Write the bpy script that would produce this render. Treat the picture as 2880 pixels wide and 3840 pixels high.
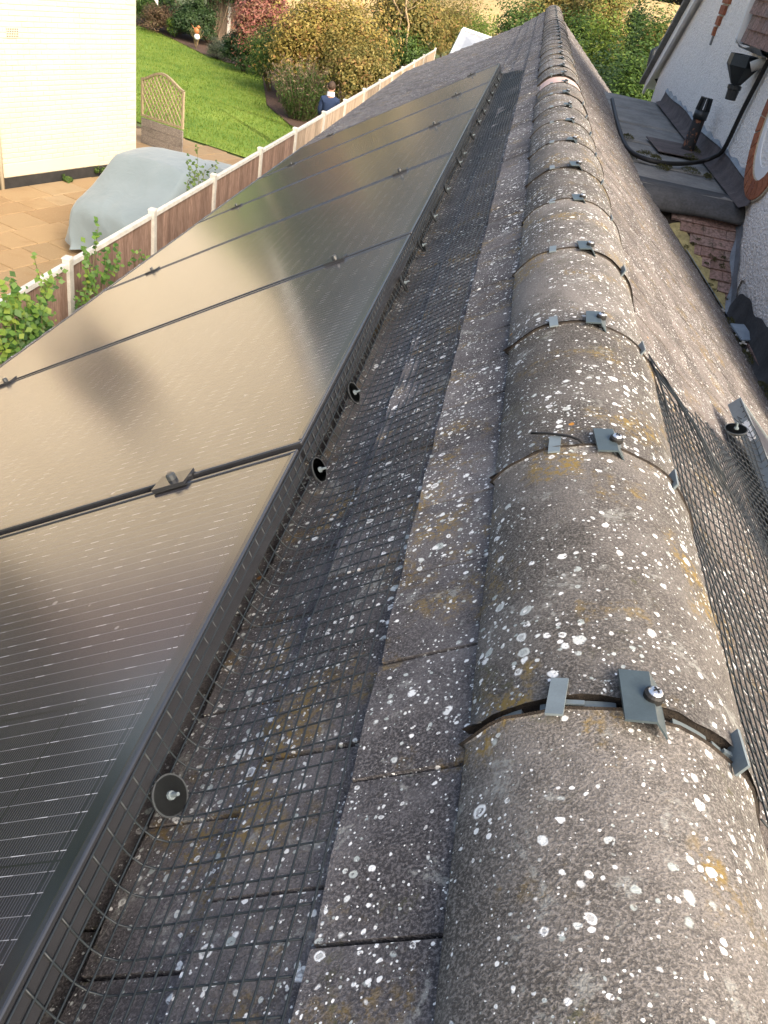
import bpy, math, random
import numpy as np
from mathutils import Vector, Matrix
random.seed(7); RNG = np.random.default_rng(7)
for o in list(bpy.data.objects): bpy.data.objects.remove(o)
SC = bpy.context.scene
COL = SC.collection

# ------------------------------------------------------------------ camera
CR = Vector((0.97264298, 0.16384997, 0.16467791))
CU = Vector((-0.22798259, 0.53715009, 0.81209219))
CF = Vector((-0.04460452, 0.82741946, -0.55981021))
CP = Vector((-0.19414205, 0.0, 0.44203966)); FPX = 3150.0
cam = bpy.data.cameras.new('camera'); camo = bpy.data.objects.new('camera', cam); COL.objects.link(camo)
camo.matrix_world = Matrix(((CR.x, CU.x, -CF.x, CP.x), (CR.y, CU.y, -CF.y, CP.y), (CR.z, CU.z, -CF.z, CP.z), (0, 0, 0, 1)))
cam.sensor_fit = 'VERTICAL'; cam.sensor_height = 36.0; cam.lens = FPX / 3840 * 36.0
cam.clip_start = 0.02; cam.clip_end = 3000
SC.camera = camo
# ------------------------------------------------------------------ sky and sun
SUN_ELEV, SUN_AZ = math.radians(36), math.radians(138)      # azimuth clockwise from +Y (the ridge direction)
world = bpy.data.worlds.new('World'); SC.world = world; world.use_nodes = True
wn = world.node_tree
bg = next(n for n in wn.nodes if n.type == 'BACKGROUND')
sky = wn.nodes.new('ShaderNodeTexSky'); sky.sky_type = 'NISHITA'; sky.sun_disc = False
sky.sun_elevation = SUN_ELEV; sky.sun_rotation = SUN_AZ; sky.air_density = 1.0; sky.dust_density = 8.0; sky.ozone_density = 0.6
wn.links.new(sky.outputs[0], bg.inputs[0]); bg.inputs[1].default_value = 0.15
sl = bpy.data.lights.new('sun', 'SUN'); sl.energy = 0.5; sl.angle = math.radians(26); sl.color = (1.0, 0.89, 0.74)
sun = bpy.data.objects.new('sun', sl); COL.objects.link(sun)
sdir = Vector((math.sin(SUN_AZ) * math.cos(SUN_ELEV), math.cos(SUN_AZ) * math.cos(SUN_ELEV), math.sin(SUN_ELEV)))
sun.rotation_euler = sdir.to_track_quat('Z', 'Y').to_euler(); sun.location = (6, -8, 6)
vs = SC.view_settings; vs.view_transform = 'Standard'; vs.look = 'None'; vs.gamma = 1.0; vs.exposure = 1.5; vs.use_curve_mapping = False

# ------------------------------------------------------------------ helpers
def ray(px, py): return CF + CR * ((px - 1440) / FPX) - CU * ((py - 1920) / FPX)
def at_y(px, py, Y):                     # a photo pixel at a known distance along the ridge
    d = ray(px, py); return CP + d * ((Y - CP.y) / d.y)
def at_x(px, py, X):
    d = ray(px, py); return CP + d * ((X - CP.x) / d.x)
def gz(x, y): return -4.0 - 0.015 * min(max(0.0, y - 14), 40)
def on_ground(px, py):
    d = ray(px, py); z = -4.0
    for _ in range(6):
        p = CP + d * ((z - CP.z) / d.z); z = gz(p.x, p.y)
    return p

class MB:
    def __init__(s): s.v = []; s.f = []; s.m = []
    def add(s, vs_, fs, mi=0):
        k = len(s.v); s.v += [tuple(v) for v in vs_]; s.f += [tuple(k + i for i in f) for f in fs]; s.m += [mi] * len(fs)
    def box(s, c, sz, mat=None, mi=0):
        x, y, z = sz[0] / 2, sz[1] / 2, sz[2] / 2
        P = [Vector((a * x, b * y, d * z)) for a in (-1, 1) for b in (-1, 1) for d in (-1, 1)]
        if mat is not None: P = [mat @ p for p in P]
        c = Vector(c)
        s.add([p + c for p in P], [(0, 1, 3, 2), (4, 6, 7, 5), (0, 4, 5, 1), (2, 3, 7, 6), (0, 2, 6, 4), (1, 5, 7, 3)], mi)
    def hexa(s, P, mi=0):                # bottom quad then top quad, both counter-clockwise seen from above
        s.add(P, [(3, 2, 1, 0), (4, 5, 6, 7), (0, 1, 5, 4), (1, 2, 6, 5), (2, 3, 7, 6), (3, 0, 4, 7)], mi)
    def tube(s, pts, r, n=8, caps=True, mi=0):
        pts = [Vector(p) for p in pts]; m = len(pts)
        rs = r if isinstance(r, (list, tuple)) else [r] * m
        k = len(s.v); up = None
        for i, p in enumerate(pts):
            t = (pts[min(i + 1, m - 1)] - pts[max(i - 1, 0)]).normalized()
            if up is None: up = Vector((0, 0, 1)) if abs(t.z) < .9 else Vector((1, 0, 0))
            a = (up - t * up.dot(t)).normalized(); b = t.cross(a); up = a
            for j in range(n):
                q = 2 * math.pi * j / n
                s.v.append(tuple(p + (a * math.cos(q) + b * math.sin(q)) * rs[i]))
        for i in range(m - 1):
            for j in range(n):
                j2 = (j + 1) % n
                s.f.append((k + i * n + j, k + i * n + j2, k + (i + 1) * n + j2, k + (i + 1) * n + j)); s.m.append(mi)
        if caps:
            s.f.append(tuple(k + j for j in range(n - 1, -1, -1))); s.f.append(tuple(k + (m - 1) * n + j for j in range(n))); s.m += [mi, mi]
    def grid(s, rows, mi=0, closed=False):
        k = len(s.v); n = len(rows[0])
        for r in rows: s.v += [tuple(p) for p in r]
        for i in range(len(rows) - 1):
            for j in range(n - 1 + (1 if closed else 0)):
                j2 = (j + 1) % n
                s.f.append((k + i * n + j, k + i * n + j2, k + (i + 1) * n + j2, k + (i + 1) * n + j)); s.m.append(mi)
    def mesh(s, name, mats, smooth=False):
        me = bpy.data.meshes.new(name); me.from_pydata(s.v, [], s.f)
        for m in (mats if isinstance(mats, (list, tuple)) else [mats]): me.materials.append(m)
        if any(s.m): me.polygons.foreach_set('material_index', s.m)
        if smooth: me.polygons.foreach_set('use_smooth', [True] * len(s.f))
        me.update(); return me
    def build(s, name, mats, parent=None, smooth=False): return obj(name, s.mesh(name, mats, smooth), parent)
def obj(name, me, parent=None):
    o = bpy.data.objects.new(name, me); COL.objects.link(o)
    if parent is not None: o.parent = parent
    return o
def thing(name, label, cat, loc=(0, 0, 0), rz=0.0, group=None):
    o = bpy.data.objects.new(name, None); COL.objects.link(o); o.empty_display_size = .1
    o.location = loc; o.rotation_euler = (0, 0, rz); return tag(o, label, cat, group)
def tag(o, label, cat, group=None):
    o['label'] = label; o['category'] = cat
    if group: o['group'] = group
    return o
def struct(o, kind='structure'): o['kind'] = kind; return o
def bevel(o, w, seg=2):
    m = o.modifiers.new('bevel', 'BEVEL'); m.width = w; m.segments = seg; m.limit_method = 'ANGLE'; return o
def spline(pts, n):                       # Catmull-Rom, resampled evenly
    pts = [Vector(p) for p in pts]; Q = [pts[0] * 2 - pts[1]] + pts + [pts[-1] * 2 - pts[-2]]; out = []
    for i in range(1, len(Q) - 2):
        for k in range(12):
            t = k / 12; a, b, c, d = Q[i - 1:i + 3]
            out.append(.5 * ((2 * b) + (c - a) * t + (2 * a - 5 * b + 4 * c - d) * t * t + (3 * b - a - 3 * c + d) * t ** 3))
    out.append(pts[-1])
    L = [0]
    for i in range(1, len(out)): L.append(L[-1] + (out[i] - out[i - 1]).length)
    res = []; j = 0
    for k in range(n):
        s = L[-1] * k / (n - 1)
        while j < len(L) - 2 and L[j + 1] < s: j += 1
        t = (s - L[j]) / max(1e-9, L[j + 1] - L[j]); res.append(out[j].lerp(out[j + 1], min(1, max(0, t))))
    return res

# ------------------------------------------------------------------ materials
class NT:
    def __init__(s, name):
        s.mat = bpy.data.materials.new(name); s.mat.use_nodes = True; s.t = s.mat.node_tree; s.t.nodes.clear()
        s.out = s.n('ShaderNodeOutputMaterial'); s.b = s.n('ShaderNodeBsdfPrincipled'); s.l(s.b.outputs[0], s.out.inputs[0])
    def n(s, t, **k):
        x = s.t.nodes.new(t)
        for a, v in k.items(): setattr(x, a, v)
        return x
    def l(s, a, b): s.t.links.new(a, b)
    def set(s, node, **k):
        for a, v in k.items():
            i = node.inputs[a.replace('_', ' ')]
            if hasattr(v, 'links') or isinstance(v, bpy.types.NodeSocket): s.l(v, i)
            else: i.default_value = v
        return node
    def pos(s): return s.n('ShaderNodeNewGeometry').outputs['Position']
    def objc(s): return s.n('ShaderNodeTexCoord').outputs['Object']
    def noise(s, vec, scale, detail=3, rough=.55, dist=0.0):
        x = s.n('ShaderNodeTexNoise'); s.l(vec, x.inputs['Vector']); x.inputs['Scale'].default_value = scale
        x.inputs['Detail'].default_value = detail; x.inputs['Roughness'].default_value = rough; x.inputs['Distortion'].default_value = dist
        return x.outputs['Fac']
    def math(s, op, a, b=None, c=None, clamp=False):
        x = s.n('ShaderNodeMath', operation=op, use_clamp=clamp)
        for i, v in enumerate((a, b, c)):
            if v is None: continue
            if isinstance(v, bpy.types.NodeSocket): s.l(v, x.inputs[i])
            else: x.inputs[i].default_value = v
        return x.outputs[0]
    def step(s, v, lo, hi):               # smooth 0..1 ramp
        x = s.n('ShaderNodeMapRange', interpolation_type='SMOOTHSTEP'); s.l(v, x.inputs[0])
        x.inputs[1].default_value = lo; x.inputs[2].default_value = hi; return x.outputs[0]
    def mix(s, f, a, b, mode='MIX'):
        x = s.n('ShaderNodeMix', data_type='RGBA', blend_type=mode)
        for i, v in ((0, f), (6, a), (7, b)):
            if isinstance(v, bpy.types.NodeSocket): s.l(v, x.inputs[i])
            else: x.inputs[i].default_value = v if i == 0 else (*v, 1)[:4]
        return x.outputs[2]
    def ramp(s, f, stops):
        x = s.n('ShaderNodeValToRGB'); s.l(f, x.inputs[0]); e = x.color_ramp.elements
        while len(e) < len(stops): e.new(.5)
        for q, (p, c) in zip(e, stops): q.position = p; q.color = (*c, 1)
        return x.outputs[0]
    def bump(s, h, strength, dist=.01):
        x = s.n('ShaderNodeBump'); s.l(h, x.inputs['Height']); x.inputs['Strength'].default_value = strength; x.inputs['Distance'].default_value = dist
        s.l(x.outputs[0], s.b.inputs['Normal']); return x
    def rand(s): return s.n('ShaderNodeObjectInfo').outputs['Random']
    def col(s, c, rough=.6, metal=0.0, spec=.5):
        if isinstance(c, bpy.types.NodeSocket): s.l(c, s.b.inputs['Base Color'])
        else: s.b.inputs['Base Color'].default_value = (*c, 1)
        if isinstance(rough, bpy.types.NodeSocket): s.l(rough, s.b.inputs['Roughness'])
        else: s.b.inputs['Roughness'].default_value = rough
        s.b.inputs['Metallic'].default_value = metal; s.b.inputs['Specular IOR Level'].default_value = spec
        return s

def m_plain(name, c, rough=.6, metal=0.0, var=.12, scale=20, bump=0.0, spec=.4):
    m = NT(name); P = m.pos(); f = m.noise(P, scale, 4); g = m.noise(P, scale * 9, 2)
    k = m.math('ADD', m.math('MULTIPLY', f, .65), m.math('MULTIPLY', g, .35))
    lo = tuple(x * (1 - var) for x in c); hi = tuple(min(1, x * (1 + var)) for x in c)
    m.col(m.mix(m.step(k, .3, .7), lo, hi), rough, metal, spec)
    if bump: m.bump(k, bump, .01)
    return m.mat
def m_concrete(name, base, dark, white=1.0, gold=1.0, spot_scale=1.0, piece=.16):
    m = NT(name); P = m.pos()
    w = m.n('ShaderNodeTexNoise'); m.l(P, w.inputs['Vector']); w.inputs['Scale'].default_value = 110; w.inputs['Detail'].default_value = 3
    sub = m.n('ShaderNodeVectorMath', operation='MULTIPLY_ADD'); m.l(w.outputs['Color'], sub.inputs[0]); sub.inputs[1].default_value = (.0055, .0055, .0055)
    m.l(P, sub.inputs[2]); W = sub.outputs[0]
    grain = m.noise(P, 420, 3, .7); mid = m.noise(P, 38, 4, .6); big = m.noise(P, 4.5, 4, .6)
    c = m.mix(m.step(big, .38, .62), dark, base)
    c = m.mix(m.math('MULTIPLY', m.step(m.noise(P, 11, 3, .6), .5, .72), .5), c, tuple(min(1, x * 1.25) for x in base))
    c = m.mix(m.math('MULTIPLY', m.step(mid, .45, .72), .55), c, tuple(x * .62 for x in dark))
    c = m.mix(m.math('MULTIPLY', m.step(grain, .42, .66), .75), c, tuple(min(1, x * 1.75) for x in base))
    c = m.mix(m.math('MULTIPLY', m.step(m.noise(P, 650, 2, .6), .56, .68), .6), c, (.035, .03, .03))
    pv = m.math('MULTIPLY_ADD', m.rand(), 2 * piece, 1 - piece)
    sc = m.n('ShaderNodeVectorMath', operation='SCALE'); m.l(c, sc.inputs[0]); m.l(pv, sc.inputs['Scale']); c = sc.outputs[0]
    # mustard and olive growth
    g1 = m.math('MULTIPLY', m.step(m.noise(P, 8, 5, .65), .53, .68), m.step(m.noise(P, 130, 3, .7), .42, .60))
    c = m.mix(m.math('MULTIPLY', g1, .75 * gold), c, (.24, .16, .035))
    g2 = m.math('MULTIPLY', m.step(m.noise(P, 13, 5, .65, 1.0), .58, .72), m.step(m.noise(P, 170, 3, .7), .46, .6))
    c = m.mix(m.math('MULTIPLY', g2, .7 * gold), c, (.075, .075, .035))
    dens = m.math('MULTIPLY_ADD', m.step(m.noise(P, 7, 3, .6), .34, .62), .55, .66)
    # crusty white lichen rosettes: cell-wise radius, some with a grey heart
    for scale, rmax, thr, ringy in ((55, .26, .38, .55), (84, .27, .36, .4), (140, .28, .36, .2), (290, .31, .46, 0.0)):
        v = m.n('ShaderNodeTexVoronoi', feature='F1'); m.l(W, v.inputs['Vector']); v.inputs['Scale'].default_value = scale * spot_scale
        sep = m.n('ShaderNodeSeparateColor'); m.l(v.outputs['Color'], sep.inputs[0])
        r = m.math('MULTIPLY', m.math('MULTIPLY', m.step(sep.outputs[0], thr, 1.15), rmax * 1.35), dens)
        d = v.outputs['Distance']
        spot = m.step(m.math('SUBTRACT', r, d), -.01, .085)
        heart = m.math('MULTIPLY', m.step(m.math('SUBTRACT', m.math('MULTIPLY', r, .62), d), 0, .04), m.math('GREATER_THAN', sep.outputs[1], 1 - ringy))
        tone = m.mix(m.math('MULTIPLY', heart, .75), (.80, .81, .79), (.30, .30, .29))
        tone = m.mix(m.step(sep.outputs[2], .40, 1.0), tone, (.36, .40, .38))
        c = m.mix(m.math('MULTIPLY', spot, m.math('MULTIPLY', m.step(m.noise(P, 230, 2, .6), .30, .44), white)), c, tone)
    cr = m.math('MULTIPLY', m.step(m.noise(P, 21, 5, .7, .6), .57, .66), m.step(m.noise(P, 150, 3, .7), .40, .58))
    c = m.mix(m.math('MULTIPLY', cr, .55 * white), c, (.36, .37, .34))
    v = m.n('ShaderNodeTexVoronoi', feature='F1'); m.l(W, v.inputs['Vector']); v.inputs['Scale'].default_value = 26
    sep = m.n('ShaderNodeSeparateColor'); m.l(v.outputs['Color'], sep.inputs[0])
    o_ = m.step(m.math('SUBTRACT', m.math('MULTIPLY', m.step(sep.outputs[0], .84, 1.0), .12), v.outputs['Distance']), 0, .04)
    c = m.mix(m.math('MULTIPLY', o_, .8 * gold), c, (.45, .20, .03))
    m.col(c, .93, 0, .25)
    m.bump(m.math('ADD', grain, m.math('MULTIPLY', mid, .6)), .55, .004)
    return m.mat
def m_leaf(name, cols, rough=.55, trans=.35):
    m = NT(name); r = m.n('ShaderNodeNewGeometry').outputs['Random Per Island']
    n_ = m.noise(m.pos(), 2.2, 3); f = m.math('ADD', m.math('MULTIPLY', r, .6), m.math('MULTIPLY', m.step(n_, .3, .7), .4))
    c = m.ramp(f, [(i / max(1, len(cols) - 1) * .8 + .1, q) for i, q in enumerate(cols)])
    m.col(c, rough, 0, .35)
    tr = m.n('ShaderNodeBsdfTranslucent'); m.l(c, tr.inputs[0]); mx = m.n('ShaderNodeMixShader'); mx.inputs[0].default_value = trans
    m.l(m.b.outputs[0], mx.inputs[1]); m.l(tr.outputs[0], mx.inputs[2]); m.l(mx.outputs[0], m.out.inputs[0])
    return m.mat
def m_wood(name, a, b, scale=14, axis='Z', rough=.8):
    m = NT(name); mp = m.n('ShaderNodeMapping'); m.l(m.pos(), mp.inputs[0]); k = {'X': (.12, 1, 1), 'Y': (1, .12, 1), 'Z': (1, 1, .10)}[axis]
    mp.inputs['Scale'].default_value = k; off = m.n('ShaderNodeVectorMath', operation='MULTIPLY_ADD')
    m.l(m.rand(), off.inputs[0]); off.inputs[1].default_value = (7, 9, 5); m.l(mp.outputs[0], off.inputs[2]); V = off.outputs[0]
    g = m.noise(V, scale * 5, 5, .65, .6); h = m.noise(V, scale * .5, 3)
    c = m.mix(m.step(g, .32, .68), a, b)
    c = m.mix(m.math('MULTIPLY', m.step(h, .5, .75), .35), c, tuple(x * .5 for x in a))
    pv = m.math('MULTIPLY_ADD', m.rand(), .4, .8)
    sc = m.n('ShaderNodeVectorMath', operation='SCALE'); m.l(c, sc.inputs[0]); m.l(pv, sc.inputs['Scale'])
    m.col(sc.outputs[0], rough, 0, .25); m.bump(g, .4, .004); return m.mat

M = {}
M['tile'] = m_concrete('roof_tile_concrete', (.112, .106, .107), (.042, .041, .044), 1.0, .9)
M['tile_lit'] = m_concrete('roof_tile_concrete_lit', (.150, .132, .121), (.068, .061, .058), 1.0, .9)  # right slope's warm light put into a lighter copy of the tile colour
M['ridge'] = m_concrete('ridge_tile_concrete', (.145, .134, .122), (.062, .058, .052), 1.0, 1.15, .9, .24)
M['newridge'] = m_plain('new_clay_ridge', (.52, .38, .34), .8, 0, .06, 30, .1)
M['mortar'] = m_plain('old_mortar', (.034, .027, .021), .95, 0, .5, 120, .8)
M['clip'] = m_plain('grey_coated_clip', (.062, .085, .095), .42, .2, .12, 60)
M['clip_pale'] = m_plain('pale_grey_clip', (.15, .185, .20), .5, .1, .1, 60)
M['rubber'] = m_plain('black_rubber', (.012, .012, .012), .6)
M['steel'] = m_plain('screw_steel', (.62, .64, .66), .3, .9, .08, 200)
M['frame'] = m_plain('anodised_frame', (.026, .027, .030), .22, 0, .1, 40, 0, 1.0)
M['frame_pale'] = m_plain('pale_anodised_frame', (.20, .235, .25), .4, .3, .1, 40)
M['black_alu'] = m_plain('black_frame_side', (.012, .012, .014), .4, .3)
M['wire'] = m_plain('mesh_wire', (.020, .026, .030), .45, 0, .2, 90, 0, .35)
M['disc'] = m_plain('fixing_disc_plastic', (.045, .050, .053), .3, 0, .15, 50)
M['white'] = m_plain('white_paint', (.74, .74, .72), .5, 0, .05, 8)
M['lead'] = m_plain('lead_sheet', (.17, .19, .21), .5, .2, .25, 10, .15)
M['felt'] = m_plain('roof_felt', (.175, .175, .165), .85, 0, .3, 5, .35)
M['felt_dark'] = m_plain('dark_felt', (.060, .060, .060), .85, 0, .35, 7, .4)
M['felt_brown'] = m_plain('brown_flashing', (.082, .066, .062), .85, 0, .4, 9, .4)
M['castiron'] = m_plain('black_cast_iron', (.022, .027, .030), .38, .1, .25, 12, .1)
M['moss'] = m_plain('moss', (.075, .075, .022), .95, 0, .5, 90, 1.0)
M['soil'] = m_plain('bark_mulch', (.085, .052, .036), .95, 0, .5, 25, .8)
M['stem'] = m_plain('bark', (.12, .09, .06), .9, 0, .3, 30, .5)
M['stem_pale'] = m_plain('pale_bark', (.36, .27, .16), .9, 0, .25, 20, .4)
M['plinth'] = m_plain('black_bitumen', (.028, .027, .026), .8, 0, .3, 10, .2)

def m_panel():
    m = NT('solar_glass'); P = m.objc(); s = m.n('ShaderNodeSeparateXYZ'); m.l(P, s.inputs[0]); X, Y = s.outputs[0], s.outputs[1]
    def lines(v, pitch, half):
        f = m.math('FRACT', m.math('DIVIDE', v, pitch)); return m.math('LESS_THAN', m.math('ABSOLUTE', m.math('SUBTRACT', f, .5)), half / pitch)
    bus = lines(Y, .0189, .00042)
    # glint of the bus wires painted into the colour as broken pale dashes
    fx = m.math('FRACT', m.math('DIVIDE', X, .0455)); dots = m.math('LESS_THAN', m.math('ABSOLUTE', m.math('SUBTRACT', fx, .5)), .17)
    gl = m.math('MULTIPLY', bus, m.math('MULTIPLY_ADD', m.math('MULTIPLY', dots, m.step(m.noise(P, 17, 3), .42, .6)), .7, .3))
    fing = m.math('MULTIPLY', lines(X, .0031, .00035), .12)
    gap = m.math('MAXIMUM', lines(Y, .189, .0011), lines(X, .0935, .0009))
    inset = m.math('MAXIMUM', m.math('GREATER_THAN', m.math('ABSOLUTE', X), .802), m.math('GREATER_THAN', m.math('ABSOLUTE', Y), .567))
    c = m.mix(m.math('MAXIMUM', gl, fing), (.012, .010, .016), (.55, .55, .56))
    c = m.mix(m.math('MAXIMUM', gap, inset), c, (.006, .006, .007))
    # thin dust and dried droplets
    PW = m.pos(); dust = m.math('MULTIPLY', m.step(m.noise(PW, 2.5, 4), .35, .8), .05)
    v = m.n('ShaderNodeTexVoronoi'); m.l(PW, v.inputs['Vector']); v.inputs['Scale'].default_value = 16
    sp = m.n('ShaderNodeSeparateColor'); m.l(v.outputs['Color'], sp.inputs[0])
    drop = m.math('MULTIPLY', m.math('LESS_THAN', v.outputs['Distance'], .07), m.math('GREATER_THAN', sp.outputs[0], .8))
    c = m.mix(m.math('MAXIMUM', dust, m.math('MULTIPLY', drop, .4)), c, (.45, .42, .38))
    m.col(c, .175, 0, .5); m.b.inputs['IOR'].default_value = 2.25; m.b.inputs['Sheen Weight'].default_value = .018; m.b.inputs['Sheen Roughness'].default_value = .35; m.b.inputs['Sheen Tint'].default_value = (1, .95, .86, 1)
    return m.mat
M['panel'] = m_panel()
def m_render():
    m = NT('roughcast_render'); P = m.pos(); a = m.noise(P, 70, 4, .6); v = m.n('ShaderNodeTexVoronoi'); m.l(P, v.inputs['Vector']); v.inputs['Scale'].default_value = 60
    h = m.math('SUBTRACT', m.math('MULTIPLY', a, 1.2), v.outputs['Distance'])
    st = m.step(m.noise(P, 2.3, 5, .65), .52, .8)
    c = m.mix(m.step(h, -.1, .4), (.80, .76, .70), (.92, .88, .815)); c = m.mix(m.math('MULTIPLY', st, .35), c, (.50, .45, .38))
    m.col(c, .9, 0, .2); m.bump(h, .8, .014); return m.mat
M['render'] = m_render()
def m_cream():
    m = NT('cream_masonry_paint'); P = m.pos(); f = m.noise(P, 1.2, 4); g = m.noise(P, 60, 3)
    c = m.mix(m.step(f, .3, .7), (.56, .505, .385), (.595, .545, .43)); m.col(c, .7, 0, .3); m.bump(g, .25, .004); return m.mat
M['cream'] = m_cream()
def m_slab():
    m = NT('sandstone_slab'); P = m.pos(); r = m.rand(); f = m.noise(P, 2.5, 5, .6); g = m.noise(P, 45, 3)
    c = m.ramp(r, [(0, (.25, .170, .090)), (.4, (.295, .21, .115)), (.75, (.235, .17, .095)), (1, (.325, .245, .145))])
    c = m.mix(m.math('MULTIPLY', m.step(f, .5, .72), .5), c, (.22, .14, .065)); c = m.mix(m.math('MULTIPLY', m.step(g, .55, .75), .3), c, (.42, .33, .20))
    m.col(c, .8, 0, .3); m.bump(g, .3, .005); return m.mat
M['slab'] = m_slab()
M['joint'] = m_plain('dark_joint', (.075, .055, .03), .95, 0, .4, 12)
def m_lawn():
    m = NT('lawn_turf'); P = m.pos(); f = m.noise(P, .42, 6, .65); g = m.noise(P, 5, 4, .7)
    c = m.mix(m.step(f, .3, .7), (.105, .185, .028), (.215, .295, .05)); c = m.mix(m.math('MULTIPLY', m.step(g, .45, .7), .5), c, (.08, .18, .018))
    m.col(c, .9, 0, .2); m.bump(g, .6, .05); return m.mat
M['lawn'] = m_lawn()
M['blade'] = m_leaf('grass_blade', [(.08, .15, .02), (.14, .225, .028), (.21, .285, .045), (.28, .32, .08)], .6, .4)
M['ground'] = m_plain('rough_ground', (.075, .095, .035), .95, 0, .5, .6)
M['field'] = m_plain('stubble_field', (.46, .33, .14), .95, 0, .2, .1)
M['fabric'] = None
def m_fabric():
    m = NT('car_cover_fabric'); P = m.pos(); f = m.noise(P, 1.3, 4); g = m.noise(P, 260, 2)
    c = m.mix(m.step(f, .3, .7), (.145, .187, .205), (.175, .22, .24)); m.col(c, .62, 0, .35); m.b.inputs['Sheen Weight'].default_value = .2; m.bump(m.math('ADD', m.noise(P, 3.2, 3, .5, 2.2), m.math('MULTIPLY', g, .02)), .16, .06); return m.mat
M['fabric'] = m_fabric()
M['fence_brown'] = m_wood('fence_board_brown', (.165, .105, .080), (.31, .215, .172))
M['fence_pale'] = m_wood('fence_board_weathered', (.32, .24, .175), (.52, .41, .31))
M['trellis'] = m_wood('trellis_wood', (.25, .20, .12), (.42, .35, .23), 14, 'Z')
M['plank_grey'] = m_wood('grey_plank', (.13, .115, .10), (.27, .24, .215), 14, 'X')
M['post'] = m_plain('painted_post', (.50, .49, .45), .8, 0, .18, 12, .2)
def m_tilewall(name, cols, moss=.6):
    m = NT(name); P = m.pos(); r = m.rand(); g = m.noise(P, 60, 4, .6)
    c = m.ramp(r, [(i / (len(cols) - 1), q) for i, q in enumerate(cols)]); c = m.mix(m.step(g, .35, .75), c, tuple(x * .55 for x in cols[0]))
    k = m.math('MULTIPLY', m.step(m.noise(P, 14, 4, .6), .52, .66), m.step(m.noise(P, 80, 3), .4, .55)); c = m.mix(m.math('MULTIPLY', k, moss), c, (.05, .05, .03))
    m.col(c, .9, 0, .25); m.bump(g, .5, .005); return m.mat
M['clay'] = m_tilewall('clay_plain_tile', [(.22, .145, .118), (.29, .185, .155), (.33, .225, .195), (.25, .19, .165)], .7)
M['brick'] = m_tilewall('red_brick', [(.33, .115, .055), (.40, .15, .07), (.28, .10, .055)], .1)
M['brick_mortar'] = m_plain('pale_mortar', (.42, .36, .26), .95, 0, .2, 60, .4)
def m_glass():
    m = NT('window_glass'); m.col((.012, .014, .016), .05, 0, .18); return m.mat
M['glass'] = m_glass()
M['skin'] = m_plain('skin', (.45, .24, .17), .55, 0, .08, 40)
M['hair'] = m_plain('brown_hair', (.055, .034, .022), .7, 0, .3, 150, .5)
M['navy'] = m_plain('navy_wool', (.018, .035, .085), .9, 0, .2, 90, .5)
M['shirt'] = m_plain('white_shirt', (.75, .76, .78), .7)
M['trouser'] = m_plain('dark_trouser', (.03, .03, .035), .85)
M['shoe'] = m_plain('black_shoe', (.01, .01, .01), .4)
def m_flue():
    m = NT('rusty_flue'); P = m.pos(); f = m.noise(P, 22, 4, .65); c = m.mix(m.step(f, .56, .64), (.020, .019, .019), (.20, .085, .045)); m.col(c, .7, .1, .3); m.bump(f, .3, .004); return m.mat
M['flue'] = m_flue()
M['valley'] = m_plain('mossy_mortar', (.33, .28, .13), .95, 0, .35, 25, .8)
M['lead_blue'] = m_plain('bluish_lead', (.24, .30, .36), .45, .2, .15, 12)
M['orange'] = m_plain('orange_glaze', (.40, .16, .06), .4)
M['vine_stem'] = m_plain('green_stem', (.10, .11, .035), .7)
M['palesheet'] = m_plain('pale_roof_sheet', (.27, .295, .33), .6, 0, .08, 6)
# children of a thing made with world=True are given in world coordinates
_thing = thing
def wthing(name, label, cat, base, group=None):
    o = _thing(name, label, cat, base, 0.0, group); WORLD[o.name] = Matrix.Translation(-Vector(base)); return o
WORLD = {}
_obj = obj
def obj(name, me, parent=None):
    o = _obj(name, me, parent)
    if parent is not None and parent.name in WORLD: o.matrix_parent_inverse = WORLD[parent.name]
    return o
def place(o, loc, rot=None, scale=None):
    o.location = loc
    if rot is not None: o.rotation_euler = rot
    if scale is not None: o.scale = scale
    return o

# ================================================================== the setting
def sheet(name, poly, z, mat, n=1):
    m = MB(); m.add([(x, y, (gz(x, y) + z)) for x, y in poly], [tuple(range(len(poly)))]); return struct(m.build(name, mat))
m = MB(); rows = []
for y in [-60, -20, 0, 8, 14, 20, 26, 32, 40, 54, 70, 100, 160, 260, 420, 700]:
    rows.append([(x, y, gz(x, y) + (0 if y < 100 else -(y - 100) * .008)) for x in [-500, -200, -90, -50, -25, -12, -3, 3, 12, 25, 50, 90, 200, 500]])
m.grid(rows); struct(m.build('ground', M['ground'], None))
# a stubble field on the rise beyond the trees
m = MB(); rows = []
for i, y in enumerate([62, 90, 130, 190, 260]):
    rows.append([(x, y, gz(x, y) + .05 + max(0, (y - 62)) * .012) for x in (-30, 0, 25, 60, 110)])
m.grid(rows); struct(m.build('field', M['field']))

# ================================================================== neighbour's plot frame: s along the gable wall, y behind it
P0 = Vector((-6.96, 15.91, -4.02)); WA = math.radians(68)
def nb(s, y, z=0.0): return P0 + Vector((math.cos(WA) * s - math.sin(WA) * y, math.sin(WA) * s + math.cos(WA) * y, z))
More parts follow.
